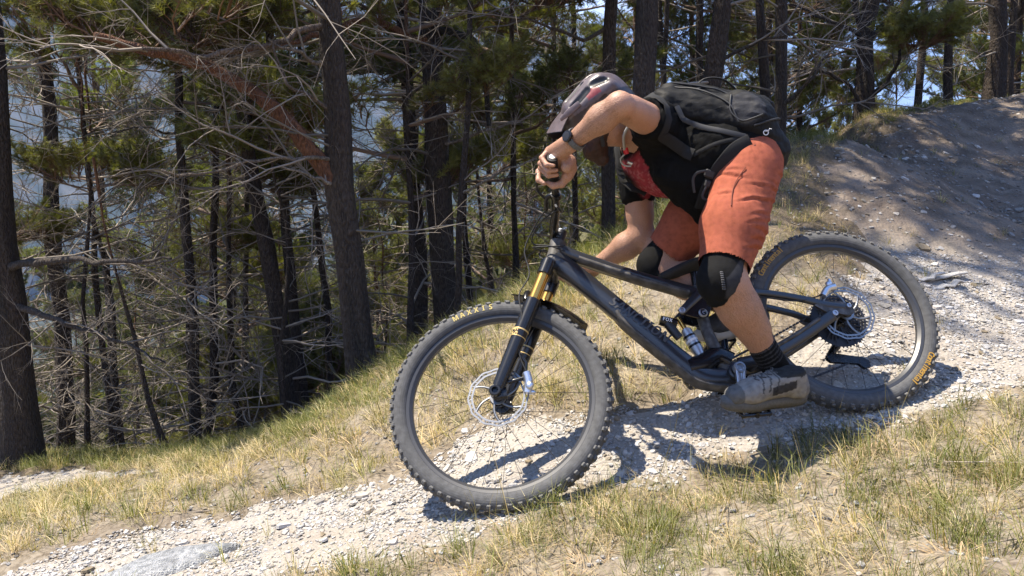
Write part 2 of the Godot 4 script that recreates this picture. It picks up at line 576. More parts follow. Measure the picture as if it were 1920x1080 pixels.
func build_ground() -> void:
	gx = axis_steps(-4.5, 6.0, 0.07, 1500.0)
	gz = axis_steps(-10.0, -0.4, 0.07, 1500.0)
	var w := gx.size()
	var hh := gz.size()
	gh.resize(w * hh)
	var tr := PackedByteArray()
	tr.resize(w * hh)
	for j in hh:
		for i in w:
			var x := gx[i]
			var z := gz[j]
			var y := raw_height(x, z)
			var t := on_trail(x, z)
			tr[j * w + i] = 1 if t else 0
			var wheels := minf(Vector2(x + 0.076, z + 2.633).length(), Vector2(x - 1.172, z + 2.904).length())
			var amp := smoothstep(0.05, 0.4, wheels)
			if t: y += amp * (smoothstep(-4.2, -5.0, z) * (0.035 * fine.get_noise_2d(x * 1.3 + z * 0.6, z * 1.3) + 0.022 * fine.get_noise_2d(x * 3.2, z * 3.2) + 0.025 * fine.get_noise_2d(x * 8.0, z * 8.0)) + 0.016 * noise.get_noise_2d(x * 2.5, z * 2.5) + 0.010 * fine.get_noise_2d(x * 9.0, z * 9.0))
			else: y += amp * (0.05 * noise.get_noise_2d(x * 1.7, z * 1.7) + 0.03 * fine.get_noise_2d(x * 5.0, z * 5.0) + 0.006)
			gh[j * w + i] = y
	var ground := Geo.new()
	var trail := Geo.new()
	for g in [ground, trail]:
		var is_trail: bool = g == trail
		var ids := PackedInt32Array()
		ids.resize(w * hh)
		ids.fill(-1)
		for j in hh - 1:
			for i in w - 1:
				var t := tr[j * w + i] == 1 and tr[j * w + i + 1] == 1 and tr[(j + 1) * w + i] == 1 and tr[(j + 1) * w + i + 1] == 1
				if t != is_trail: continue
				var q := []
				for o in [Vector2i(0, 0), Vector2i(1, 0), Vector2i(0, 1), Vector2i(1, 1)]:
					var k: int = (j + o.y) * w + i + o.x
					if ids[k] < 0:
						var ii: int = i + o.x
						var jj: int = j + o.y
						var x := gx[ii]
						var z := gz[jj]
						var a := gh[jj * w + maxi(ii - 1, 0)]
						var b := gh[jj * w + mini(ii + 1, w - 1)]
						var c := gh[maxi(jj - 1, 0) * w + ii]
						var d := gh[mini(jj + 1, hh - 1) * w + ii]
						var sx := gx[mini(ii + 1, w - 1)] - gx[maxi(ii - 1, 0)]
						var sz := gz[mini(jj + 1, hh - 1)] - gz[maxi(jj - 1, 0)]
						var n1 := noise.get_noise_2d(x * 0.9, z * 0.9)
						var n2 := fine.get_noise_2d(x * 4.0, z * 4.0)
						if is_trail:
							g.col = Color(0.38, 0.36, 0.33).lerp(Color(0.30, 0.26, 0.215), clampf(0.3 + 0.7 * n1 + 0.6 * n2, 0, 1))
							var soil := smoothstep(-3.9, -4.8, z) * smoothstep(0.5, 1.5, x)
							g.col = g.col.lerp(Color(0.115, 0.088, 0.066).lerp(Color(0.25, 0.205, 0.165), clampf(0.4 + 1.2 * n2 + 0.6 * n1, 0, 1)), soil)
						else:
							g.col = Color(0.20, 0.165, 0.125).lerp(Color(0.30, 0.26, 0.205), clampf(0.5 + n1 + n2, 0, 1))
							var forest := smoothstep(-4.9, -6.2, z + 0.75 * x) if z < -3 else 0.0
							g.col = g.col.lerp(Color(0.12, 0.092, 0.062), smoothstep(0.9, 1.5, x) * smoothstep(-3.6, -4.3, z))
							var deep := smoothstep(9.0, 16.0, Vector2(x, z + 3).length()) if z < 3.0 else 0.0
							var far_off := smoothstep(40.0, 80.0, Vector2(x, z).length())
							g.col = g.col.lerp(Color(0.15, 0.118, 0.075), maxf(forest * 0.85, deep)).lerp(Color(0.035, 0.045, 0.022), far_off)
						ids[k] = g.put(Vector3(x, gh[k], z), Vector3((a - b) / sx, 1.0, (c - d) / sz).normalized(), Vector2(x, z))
					q.append(ids[k])
				g.tri(q[0], q[1], q[2]); g.tri(q[1], q[3], q[2])
	var go := part("ground", ground.mesh(M.ground))
	tag(go, "", "", "", "structure")
	var to := part("trail", trail.mesh(M.trail))
	tag(to, "", "", "", "structure")

func build_mountain() -> void:
	# the far side of the valley: a long forested flank with rock, more than half a kilometre off
	var g := Geo.new()
	var nu := 260
	var nv := 60
	for j in nv + 1:
		for i in nu + 1:
			var az := deg_to_rad(lerpf(-150.0, 40.0, float(i) / nu))
			var f := float(j) / nv
			var top := 330.0 * smoothstep(0.42, -0.25, az) + 38.0
			var dist := lerpf(520.0, 1150.0, f)
			var y := -110.0 + (top + 110.0) * pow(f, 0.9)
			var nse := noise.get_noise_2d(az * 5.0, f * 2.0) + 0.25 * noise.get_noise_2d(az * 17.0, f * 7.0)
			y += nse * 60.0 * f
			dist += nse * 90.0
			var rock := smoothstep(0.05, 0.35, noise.get_noise_2d(az * 60.0 + 9.0, f * 30.0) + 0.5 * fine.get_noise_2d(az * 160.0, f * 60.0) + 0.25 * (f - 0.5))
			g.col = Color(0.022, 0.036, 0.020).lerp(Color(0.11, 0.11, 0.105), rock)
			g.put(Vector3(sin(az) * dist, y, -cos(az) * dist), Vector3(0, 1, 0), Vector2.ZERO)
	for j in nv:
		for i in nu:
			var a := j * (nu + 1) + i
			g.tri(a, a + 1, a + nu + 1); g.tri(a + 1, a + nu + 2, a + nu + 1)
	for k in g.v.size():
		var i := k % (nu + 1)
		var j := k / (nu + 1)
		var du := g.v[j * (nu + 1) + mini(i + 1, nu)] - g.v[j * (nu + 1) + maxi(i - 1, 0)]
		var dv := g.v[mini(j + 1, nv) * (nu + 1) + i] - g.v[maxi(j - 1, 0) * (nu + 1) + i]
		var nn := du.cross(dv).normalized()
		g.n[k] = nn if nn.y > 0 else -nn
	tag(part("mountain", g.mesh(M.mountain)), "", "", "", "structure")
	# the woods far down in the valley, seen from above between the trunks as one mass of sunlit crowns
	var crowns := []
	for q in 3:
		var c := Geo.new()
		rng.seed = 610 + q
		for k in 420:
			var d := Vector3(R(-1, 1), R(-0.4, 1), R(-1, 1)).normalized()
			var lump := 1.0 + 0.45 * noise.get_noise_3d(d.x * 2.2 + q * 9.0, d.y * 2.2, d.z * 2.2)
			var p := d * Vector3(1.6, 2.1, 1.6) * lump * R(0.72, 1.05) + Vector3(0, 1.9, 0)
			var t := Vector3(R(-1, 1), R(-1, 1), R(-1, 1)).normalized()
			var u := d.cross(t).normalized() * R(0.10, 0.22)
			var w := d.cross(u).normalized() * R(0.12, 0.26) + d * R(-0.1, 0.1)
			var b := R(0.7, 1.25)
			c.col = Color(0.105 * b, 0.120 * b, 0.036 * b)
			var nn := u.cross(w).normalized()
			if nn.dot(d) < 0: nn = -nn
			c.tri(c.put(p - u, nn), c.put(p + u, nn), c.put(p + w, nn))
		crowns.append(c.mesh(M.needle))
	rng.seed = 6100
	for q in 3:
		var places := []
		var tints := []
		while places.size() < 520:
			var dist := 26.0 + 170.0 * pow(rng.randf(), 1.5)
			var az := R(-0.85, 0.55)
			var x := sin(az) * dist
			var z := -cos(az) * dist
			if x / -z > 0.16 and dist < 60.0: continue
			var s := R(0.8, 1.5) * (1.0 + dist * 0.006)
			places.append(Transform3D(Basis(Vector3.UP, R(0, TAU)).scaled(Vector3(s, s * R(0.9, 1.4), s)), Vector3(x, height(x, z) - 0.3, z)))
			var v := R(0.7, 1.35)
			tints.append(Color(v * R(0.9, 1.25), v, v * R(0.7, 1.0)))
		tag(many("far_woods", crowns[q], places, self, tints), "sunlit woods far down in the valley beyond the trunks", "woods", "woods in the valley", "stuff")
# ---------------------------------------------------------------- trees
var spray_meshes := []
var dead_meshes := []
var boughs := []

func make_spray(sd: int) -> Geo:
	# a twig of about 0.3 m whose side shoots carry tufts of needles
	var g := Geo.new()
	rng.seed = sd
	var shoots := []
	var main := [Vector3.ZERO, Vector3(0.10, 0.005, R(-0.02, 0.02)), Vector3(0.20, 0.02, R(-0.03, 0.03)), Vector3(0.27, 0.045, R(-0.03, 0.03))]
	shoots.append([main[2], main[3]])
	g.col = Color(0.13, 0.09, 0.055)
	g.tube(main, [0.006, 0.004, 0.003, 0.002], 4, false)
	for k in 7:
		var t := 0.25 + 0.10 * k
		var p: Vector3 = main[mini(int(t * 3), 2)].lerp(main[mini(int(t * 3) + 1, 3)], fposmod(t * 3, 1.0))
		var sg := 1.0 if k % 2 == 0 else -1.0
		var d := Vector3(R(0.5, 0.9), R(0.05, 0.55), sg * R(0.5, 0.95)).normalized()
		var l := R(0.08, 0.15) * (1.2 - 0.4 * t)
		var e := p + d * l
		g.tube([p, e], [0.003, 0.002], 3, false)
		shoots.append([p.lerp(e, 0.35), e])
	for s in shoots:
		var a: Vector3 = s[0]
		var b: Vector3 = s[1]
		var ax := (b - a).normalized()
		var u := ax.cross(Vector3(0.3, 1, 0.2)).normalized()
		var w := ax.cross(u)
		for k in 46:
			var t := sqrt(rng.randf())
			var an := rng.randf() * TAU
			var out := u * cos(an) + w * sin(an)
			var d := (ax * R(0.35, 1.1) + out).normalized()
			var l := R(0.038, 0.062)
			var p := a.lerp(b, t)
			var sd2 := d.cross(out + Vector3(0.1, 0.3, 0.2)).normalized() * 0.0024
			var nn := sd2.cross(d).normalized()
			if nn.dot(out + Vector3.UP * 0.6) < 0: nn = -nn
			var br := R(0.75, 1.25)
			g.col = Color(0.125 * br, 0.140 * br, 0.042 * br)
			var i0 := g.put(p - sd2, nn)
			var i1 := g.put(p + sd2, nn)
			var i2 := g.put(p + d * l, nn)
			g.tri(i0, i1, i2)
	return g

func make_dead(sd: int, length: float, depth := 3) -> Geo:
	# a bare crooked branch that forks and forks again
	var g := Geo.new()
	rng.seed = sd
	grow_dead(g, Vector3.ZERO, Vector3(1, R(-0.25, 0.15), 0).normalized(), length, 0.0105 * length, depth)
	return g

func grow_dead(g: Geo, p: Vector3, d: Vector3, l: float, r: float, depth: int) -> void:
	var pts := [p]
	var rs := [r]
	var n := 5 if depth > 1 else 3
	var droop := R(-0.20, 0.22)
	for k in n:
		d = (d + Vector3(R(-0.22, 0.22), R(-0.22, 0.22) + droop * 0.3, R(-0.22, 0.22))).normalized()
		p += d * l / n
		pts.append(p)
		rs.append(lerpf(r, r * 0.25, float(k + 1) / n))
	var gr := R(0.6, 1.3)
	g.col = Color(0.17 * gr, 0.145 * gr, 0.12 * gr)
	g.tube(pts, rs, 4 if depth > 1 else 3, false)
	if depth <= 0: return
	var kids := 5 if depth >= 3 else (3 if depth == 2 else 2)
	for k in kids:
		var t := R(0.25, 0.95)
		var q: Vector3 = pts[int(t * n)].lerp(pts[mini(int(t * n) + 1, n)], fposmod(t * n, 1.0))
		var sd := Vector3(R(-1, 1), R(-0.7, 0.7), R(-1, 1)).normalized()
		var nd := (d * R(0.5, 1.0) + sd * R(0.7, 1.1)).normalized()
		grow_dead(g, q, nd, l * R(0.32, 0.6), r * lerpf(0.65, 0.3, t), depth - 1)

func make_bough(sd: int, l: float) -> Dictionary:
	# a living branch along +x: the wood, and where its needle sprays sit
	var g := Geo.new()
	rng.seed = sd
	var pts := []
	var rs := []
	var n := 8
	var p := Vector3.ZERO
	var d := Vector3(1, R(-0.1, 0.15), 0)
	var sprays := []
	for k in n + 1:
		pts.append(p)
		rs.append(lerpf(0.022 * l, 0.005, float(k) / n))
		d = (d + Vector3(0, R(-0.12, 0.16), R(-0.22, 0.22))).normalized()
		p += d * l / n
	g.col = Color(0.15, 0.105, 0.075)
	g.tube(pts, rs, 5, false)
	for k in range(2, n + 1):
		var cnt := 2 if k < n else 3
		for s in cnt:
			var sg := 1.0 if s % 2 == 0 else -1.0
			var dd: Vector3 = ((pts[k] - pts[k - 1]).normalized() * R(0.5, 1.0) + Vector3(0, R(0.0, 0.5), sg * R(0.5, 1.0))).normalized()
			var tl := R(0.30, 0.62) * (1.25 - 0.7 * float(k) / n) * minf(l, 1.5) / 1.5
			var a: Vector3 = pts[k].lerp(pts[k - 1], R(0, 0.8))
			var m := a + dd * tl * 0.5 + Vector3(0, R(-0.03, 0.03), 0)
			var e := a + dd * tl + Vector3(0, R(0, 0.08), 0)
			g.tube([a, m, e], [0.007, 0.005, 0.003], 4, false)
			for q in [[m, e, 0.15], [m, e, 0.6], [a, m, 0.75], [m, e, 0.95]]:
				if q[2] == 0.75 and rng.randf() < 0.5: continue
				var at: Vector3 = (q[0] as Vector3).lerp(q[1], q[2])
				var dir := (dd + Vector3(R(-0.4, 0.4), R(0.0, 0.55), R(-0.4, 0.4))).normalized()
				sprays.append(spray_at(at, dir, R(0.8, 1.25)))
	return {"wood": g, "sprays": sprays, "length": l}

func spray_at(p: Vector3, dir: Vector3, s: float) -> Transform3D:
	var z := dir.cross(Vector3.UP).normalized()
	if z.length() < 0.1: z = Vector3.BACK
	var b := Basis(dir, z.cross(dir).normalized(), z).rotated(dir, R(-0.7, 0.7))
	return Transform3D(b.scaled(Vector3.ONE * s), p)

# a trunk as a list of points and radii from the ground up
func trunk_line(h: float, r: float, lean: Vector2, crook: float, sd: int) -> Array:
	var pts := []
	var rs := []
	var n := int(maxf(10, h / 0.4))
	for k in n + 1:
		var t := float(k) / n
		var y := h * t - 0.35 * (1.0 if k == 0 else 0.0)
		var wob := Vector2(noise.get_noise_2d(sd * 13.7, y * 0.5), noise.get_noise_2d(sd * 7.1 + 40, y * 0.5)) * crook
		var bend := 1.0 - 0.35 * t
		pts.append(Vector3(lean.x * y * bend + wob.x, y, lean.y * y * bend + wob.y))
		var flare := 1.0 + 0.55 * exp(-maxf(y, 0) / (1.6 * r + 0.05))
		rs.append(maxf(r * pow(1.0 - t * 0.93, 0.85) * flare, 0.008))
	return [pts, rs]

func on_line(line: Array, y: float) -> Vector3:
	var pts: Array = line[0]
	for k in range(1, pts.size()):
		if pts[k].y >= y: return pts[k - 1].lerp(pts[k], clampf((y - pts[k - 1].y) / (pts[k].y - pts[k - 1].y), 0, 1))
	return pts[-1]

func radius_on(line: Array, y: float) -> float:
	var pts: Array = line[0]
	for k in range(1, pts.size()):
		if pts[k].y >= y: return line[1][k]
	return line[1][-1]

func trunk_geo(line: Array, red_from: float, sides: int) -> Geo:
	var g := Geo.new()
	g.tube(line[0], line[1], sides, true)
	var h: float = line[0][-1].y
	for k in g.v.size():
		var p := g.v[k]
		var t := p.y / h
		var b := 0.95 + 0.75 * noise.get_noise_3d(p.x * 9, p.y * 2.5, p.z * 9)
		var grey := Color(0.082, 0.062, 0.047)
		g.c[k] = grey.lerp(Color(0.25, 0.125, 0.062), smoothstep(red_from, red_from + 0.2, t)) * b
		g.c[k].a = 1.0
		var bump := fine.get_noise_3d(p.x * 14 + 3, p.y * 3.0, p.z * 14)
		g.v[k] += g.n[k] * bump * 0.030 * clampf(line[1][0] * 9, 0.3, 1.2)
	return g

# the canopy has an opening over the trail and the grass bank: no foliage where it would shade them
const OPENING := [[-6.0, -4.9], [-1.2, -4.55], [-0.3, -4.4], [0.6, -4.2], [1.0, -3.7], [2.0, -3.75], [3.4, -3.4], [6.0, -3.2], [6.0, 0.5], [-6.0, 0.5]]
var opening := PackedVector2Array()

func shades_opening(p: Vector3) -> bool:
	if opening.is_empty():
		for a in OPENING: opening.append(Vector2(a[0], a[1]))
	var y := 0.1
	var q := p
	for it in 2:
		q = p - SUN_FROM * ((p.y - y) / SUN_FROM.y)
		y = clampf(0.19 * q.x - 0.05, -1.0, 1.2)
	return p.y > 1.3 and Geometry2D.is_point_in_polygon(Vector2(q.x + R(-0.15, 0.15), q.z + R(-0.15, 0.15)), opening)

# opts: crown (from, to as shares of the height), boughs, reach, dead (count), dead_to, red, crook, sparse
func pine(called: String, label: String, group: String, at: Vector3, h: float, r: float, lean: Vector2, sd: int, opts := {}) -> Node3D:
	var o := base(called, Transform3D(Basis(), at))
	tag(o, label, "tree", group)
	var line := trunk_line(h, r, lean, opts.get("crook", 0.06), sd)
	part("trunk", trunk_geo(line, opts.get("red", 0.55), opts.get("sides", 12)).mesh(M.bark), o)
	rng.seed = sd * 977 + 5
	var wood := Geo.new()
	var places := []
	var tints := []
	var n: int = opts.get("boughs", 34)
	var c0: float = opts.get("from", 0.45)
	var c1: float = opts.get("to", 0.99)
	var reach: float = opts.get("reach", 1.6)
	var az := R(0, TAU)
	for k in n:
		var t := pow(float(k) / maxf(n - 1, 1), 0.9)
		var y := h * lerpf(c0, c1, t)
		az += 2.4 + R(-0.5, 0.5)
		var b: Dictionary = boughs[rng.randi() % boughs.size()]
		var shape := sin(PI * clampf(0.18 + 0.80 * t, 0, 1)) + 0.15
		var s: float = reach * shape * R(0.75, 1.2) / b.length
		var up := lerpf(-0.12, 0.75, t) + R(-0.15, 0.2)
		var bas := Basis(Vector3.UP, az) * Basis(Vector3.BACK, up) * Basis(Vector3.RIGHT, R(-0.4, 0.4))
		var xf := Transform3D(bas.scaled(Vector3.ONE * clampf(s, 0.25, 1.8)), on_line(line, y))
		if not shades_opening(at + xf * Vector3(0.6, 0.1, 0)): wood.append(b.wood, xf)
		var tone := R(0.95, 1.6)
		var yellow := R(-0.1, 0.6)
		var keep: float = opts.get("keep", 0.62)
		for q in b.sprays:
			var high: float = (xf * (q as Transform3D)).origin.y
			if rng.randf() > keep * (1.0 if high < 4.2 or opts.has("shade") else 0.30): continue
			var w: Transform3D = xf * (q as Transform3D)
			w.basis = w.basis.orthonormalized().scaled(Vector3.ONE * R(0.85, 1.3))
			if shades_opening(at + w.origin): continue
			places.append(w)
			var v := tone * R(0.8, 1.2)
			tints.append(Color(v * (1.0 + 0.35 * yellow), v * (1.0 + 0.08 * yellow), v * (1.0 - 0.1 * yellow)))
	# bare dead branches below the crown
	var dead: int = opts.get("dead", 10)
	var dp := []
	var dt := []
	for k in dead:
		var y := h * R(opts.get("dead_from", 0.06), opts.get("dead_to", 0.5))
		var a := R(0, TAU)
		var s: float = R(0.6, 1.25) * opts.get("dead_size", 1.0)
		var bas := Basis(Vector3.UP, a) * Basis(Vector3.BACK, R(-0.3, 0.45)) * Basis(Vector3.RIGHT, R(-PI, PI))
		dp.append(Transform3D(bas.scaled(Vector3.ONE * s), on_line(line, y)))
		var v := R(0.7, 2.1)
		dt.append(Color(v, v, v * 0.98))
	if wood.v.size(): tag(part("branches", wood.mesh(M.twig), o), "", "", "", "stuff")
	if places.size():
		many("crown", spray_meshes[sd % spray_meshes.size()], places, o, tints)
	if dp.size(): many("dead_twigs", dead_meshes[sd % dead_meshes.size()], dp, o, dt)
	o.set_meta("line", line)
	return o

# a limb drawn through world points, as a part of its tree
func limb(tree: Node3D, pts: Array, r0: float, r1: float, c: Color, sd: int, needles := 0, twigs := 3) -> void:
	var line: Array = tree.get_meta("line")
	var local := []
	for a in pts:
		var w := Vector3(a[0], a[1], a[2])
		w.z += 0.10 * (w.y - tree.position.y) * (1.0 if a.size() < 4 else 0.0)
		local.append(w - tree.position)
	var root: Vector3 = on_line(line, local[0].y)
	var shift := root - (local[0] as Vector3)
	for k in local.size(): local[k] += shift * lerpf(1.0, 0.35, float(k) / (local.size() - 1))
	# smooth through the points
	var cu := Curve3D.new()
	for k in local.size():
		var tg: Vector3 = (local[mini(k + 1, local.size() - 1)] - local[maxi(k - 1, 0)]) / 6.0
		cu.add_point(local[k], -tg, tg)
	var path := []
	var rs := []
	var L := cu.get_baked_length()
	var n := int(maxf(8, L / 0.07))
	rng.seed = sd
	for k in n + 1:
		var p := cu.sample_baked(L * k / n)
		path.append(p + Vector3(noise.get_noise_2d(sd, k * 0.35), noise.get_noise_2d(sd + 9, k * 0.35), noise.get_noise_2d(sd + 5, k * 0.35)) * 0.035 * minf(1.0, k / 4.0))
		rs.append(lerpf(r0, r1, pow(float(k) / n, 0.8)) * R(0.93, 1.07))
	var g := Geo.new()
	g.col = c
	g.tube(path, rs, 9, true)
	for k in g.v.size():
		var b := 0.85 + 0.5 * fine.get_noise_3dv(g.v[k] * 9.0)
		g.c[k] = Color(c.r * b, c.g * b, c.b * b)
	part("branch", g.mesh(M.bark), tree)
	var tw := []
	var tt := []
	for k in twigs:
		var t := R(0.3, 1.0)
		var i := int(t * (n - 1))
		var d: Vector3 = (path[i + 1] - path[i]).normalized()
		var dir := (d + Vector3(R(-0.8, 0.8), R(-0.6, 0.8), R(-0.8, 0.8))).normalized()
		tw.append(spray_at(path[i], dir, R(0.35, 0.75)))
		var v := R(0.8, 1.6)
		tt.append(Color(v, v, v))
	if tw.size(): many("side_twigs", dead_meshes[sd % dead_meshes.size()], tw, tree, tt)
	if needles > 0:
		var pl := []
		var tn := []
		for k in needles:
			var b: Dictionary = boughs[rng.randi() % boughs.size()]
			var t := R(0.70, 1.0)
			var i := int(t * (n - 1))
			var xf := Transform3D((Basis(Vector3.UP, R(0, TAU)) * Basis(Vector3.BACK, R(-0.2, 0.5))).scaled(Vector3.ONE * R(0.28, 0.5)), path[i])
			var tone := R(0.8, 1.35)
			for q in b.sprays:
				var w: Transform3D = xf * (q as Transform3D)
				w.basis = w.basis.orthonormalized().scaled(Vector3.ONE * R(0.8, 1.25))
				if shades_opening(tree.position + w.origin): continue
				pl.append(w)
				tn.append(Color(tone * 1.15, tone, tone * 0.95) * R(0.85, 1.15))
		many("needles", spray_meshes[sd % spray_meshes.size()], pl, tree, tn)

func at_ground(x: float, z: float) -> Vector3:
	return Vector3(x, height(x, z), z)

func copy_tree(src: Node3D, label: String, group: String, at: Vector3, turn: float, s: float) -> void:
	var o := src.duplicate()
	o.name = numbered(String(src.name).rstrip("0123456789_"), self)
	add_child(o, true)
	o.transform = Transform3D(Basis(Vector3.UP, turn).scaled(Vector3.ONE * s), at)
	o.set_meta("label", label)
	if group: o.set_meta("group", group)

func build_trees() -> void:
	for k in 3: spray_meshes.append(make_spray(100 + k).mesh(M.needle))
	for k in 6: dead_meshes.append(make_dead(200 + k, 1.15).mesh(M.twig))
	for k in 6: boughs.append(make_bough(300 + k, 1.5))
	var bare := {"from": 0.62, "boughs": 26, "dead": 12, "dead_to": 0.6}
	# the trunks close behind the trail, from left to right
	var big := pine("pine_tree", "thick dark pine trunk at the edge of the lower trail, far left", "", at_ground(-3.58, -6.24), 12.5, 0.125, Vector2(-0.012, 0.0), 1, {"from": 0.24, "boughs": 20, "reach": 1.8, "keep": 0.5, "dead": 16, "dead_to": 0.3})
	limb(big, [[-3.44,0.52,-6.29],[-3.22,0.55,-6.19],[-2.98,0.58,-6.09],[-2.53,0.58,-5.89],[-2.10,0.62,-5.69]], 0.035, 0.008, Color(0.12, 0.10, 0.085), 11, 0, 4)
	limb(big, [[-3.43,0.29,-6.26],[-3.19,0.19,-6.15],[-2.88,0.12,-6.04],[-2.43,0.01,-5.83],[-2.21,-0.08,-5.72]], 0.03, 0.006, Color(0.12, 0.10, 0.085), 12, 0, 4)
	pine("pine_tree", "slim reddish pine close behind the thick far-left trunk", "", at_ground(-4.3, -8.25), 11.0, 0.080, Vector2(0.02, 0), 2, {"from": 0.55, "boughs": 10, "keep": 0.5, "dead": 16, "dead_to": 0.5})
	var lt := pine("pine_tree", "dark leaning pine with a thick red-brown limb arching left", "", at_ground(-0.88, -5.15), 11.0, 0.086, Vector2(-0.066, 0.0), 3, {"from": 0.70, "boughs": 12, "reach": 1.2, "keep": 0.4, "dead": 7, "dead_to": 0.35, "crook": 0.05})
	limb(lt, [[-0.95,1.03,-5.24],[-1.139,1.291,-5.211],[-1.31,1.49,-5.18],[-1.478,1.624,-5.146],[-1.644,1.71,-5.10],[-1.85,1.75,-4.95],[-2.1,1.82,-4.8]], 0.060, 0.022, Color(0.27, 0.125, 0.065), 13, 4, 3)
	limb(lt, [[-0.94,1.95,-5.33],[-1.09,1.90,-5.22],[-1.25,1.81,-5.11],[-1.46,1.77,-5.01],[-1.61,1.73,-4.91],[-1.77,1.75,-4.81],[-1.98,1.73,-4.70]], 0.022, 0.008, Color(0.24, 0.19, 0.16), 14, 4, 4)
	limb(lt, [[-0.99,1.73,-5.31],[-1.12,1.75,-5.21],[-1.20,1.78,-5.11],[-1.31,1.86,-5.12]], 0.018, 0.006, Color(0.30, 0.26, 0.22), 15, 0, 3)
	limb(lt, [[-0.96,1.46,-5.28],[-1.09,1.53,-5.19],[-1.19,1.61,-5.09],[-1.28,1.81,-5.11]], 0.016, 0.006, Color(0.22, 0.18, 0.15), 16, 0, 3)
	limb(lt, [[-0.99,1.20,-5.25],[-1.20,1.20,-5.05],[-1.35,1.19,-4.95],[-1.50,1.15,-4.84],[-1.67,1.10,-4.74],[-1.77,1.13,-4.64]], 0.014, 0.005, Color(0.30, 0.25, 0.20), 17, 0, 4)
	limb(lt, [[-0.98,1.04,-5.24],[-1.07,1.08,-5.14],[-1.15,1.12,-5.09],[-1.26,1.15,-5.05]], 0.013, 0.006, Color(0.36, 0.33, 0.29), 18, 0, 2)
	var cb := pine("pine_tree", "straight thick grey pine trunk left of the rider, of two standing close", "", at_ground(-0.51, -7.05), 12.5, 0.105, Vector2(-0.030, 0.0), 4, {"from": 0.45, "boughs": 22, "reach": 1.9, "keep": 0.5, "shade": 1, "dead": 12, "dead_to": 0.5, "crook": 0.04})
	limb(cb, [[-0.64,2.18,-7.32],[-0.82,2.20,-7.17],[-0.97,2.28,-7.07],[-1.08,2.29,-6.98],[-1.33,2.15,-6.76],[-1.60,2.04,-6.55],[-1.92,1.95,-6.34],[-2.11,1.98,-6.24]], 0.036, 0.012, Color(0.26, 0.13, 0.07), 19, 3, 4)
	limb(cb, [[-0.51,1.37,-7.08],[-0.32,1.41,-6.98],[-0.13,1.47,-6.89],[0.18,1.55,-6.70],[0.35,1.62,-6.60]], 0.016, 0.006, Color(0.32, 0.28, 0.24), 20, 0, 4)
	limb(cb, [[-0.52,2.27,-7.27],[-0.35,2.22,-7.17],[-0.21,2.13,-7.06],[-0.15,1.96,-7.04],[-0.14,1.71,-7.01],[-0.12,1.51,-6.99]], 0.03, 0.018, Color(0.05, 0.045, 0.04), 21, 0, 4)
	var cs := pine("pine_tree", "slender pine trunk just left of the straight thick grey one", "", at_ground(-0.74, -7.62), 11.0, 0.066, Vector2(-0.043, 0), 5, {"from": 0.60, "boughs": 12, "reach": 1.2, "keep": 0.45, "dead": 14, "dead_to": 0.5})
	limb(cs, [[-0.84,2.56,-8.01],[-1.04,2.48,-7.90],[-1.21,2.57,-7.81],[-1.42,2.51,-7.70],[-1.73,2.38,-7.49],[-1.94,2.37,-7.29]], 0.024, 0.008, Color(0.22, 0.16, 0.12), 22, 4, 3)
	var po := pine("pine_tree", "thin dark pole-like trunk leaning right beside the two close pines", "", at_ground(-0.48, -6.48), 7.0, 0.027, Vector2(0.085, 0), 6, {"from": 0.6, "boughs": 12, "reach": 0.9, "dead": 9, "dead_to": 0.6, "dead_size": 0.7})
	limb(po, [[-0.43,1.00,-6.64],[-0.30,1.05,-6.54],[-0.10,1.15,-6.45],[0.16,1.23,-6.36]], 0.012, 0.005, Color(0.40, 0.36, 0.31), 23, 0, 2)
	var c1 := pine("pine_tree", "dark straight trunk rising behind the front of the helmet", "", at_ground(0.73, -6.80), 11.0, 0.062, Vector2(0.02, 0), 7, {"from": 0.42, "boughs": 22, "reach": 1.9, "keep": 0.55, "shade": 1, "dead": 11, "dead_to": 0.5})
	limb(c1, [[0.74,2.24,-7.07],[0.52,2.12,-6.96],[0.27,2.19,-6.76],[0.03,2.23,-6.67],[-0.20,2.27,-6.57]], 0.018, 0.006, Color(0.17, 0.14, 0.11), 24, 2, 3)
	pine("pine_tree", "thickest trunk directly behind the shoulder and the backpack's top", "", at_ground(0.85, -5.97), 11.0, 0.080, Vector2(0.035, 0), 8, {"from": 0.42, "boughs": 18, "reach": 2.0, "keep": 0.5, "shade": 1, "dead": 6, "dead_to": 0.45})
	pine("pine_tree", "thin distant trunk right of the thickest one behind the backpack", "", at_ground(1.62, -10.86), 10.0, 0.047, Vector2(0.08, 0), 9, {"from": 0.5, "boughs": 18, "keep": 0.6, "dead": 10})
	pine("pine_tree", "thin crooked trunk far behind the backpack's top against blue sky", "", at_ground(1.80, -11.82), 10.0, 0.050, Vector2(0.05, 0), 10, {"from": 0.5, "boughs": 16, "keep": 0.6, "dead": 10, "crook": 0.15})
	var c3 := pine("pine_tree", "dark bare trunk standing straight above the middle of the backpack", "", at_ground(1.37, -6.30), 11.0, 0.066, Vector2(0.07, 0), 11, {"from": 0.42, "boughs": 16, "reach": 2.0, "keep": 0.5, "shade": 1, "dead": 8, "dead_to": 0.5})
	limb(c3, [[1.45,1.87,-6.43],[1.60,1.95,-6.34],[1.79,2.02,-6.24],[1.98,2.05,-6.15]], 0.017, 0.006, Color(0.10, 0.085, 0.07), 25, 0, 3)
	pine("pine_tree", "slim trunk leaning left above the backpack's lower end, of a crossing pair", "", at_ground(2.06, -6.91), 10.0, 0.041, Vector2(-0.075, 0), 12, {"from": 0.42, "boughs": 14, "reach": 1.9, "keep": 0.5, "shade": 1, "dead": 10})
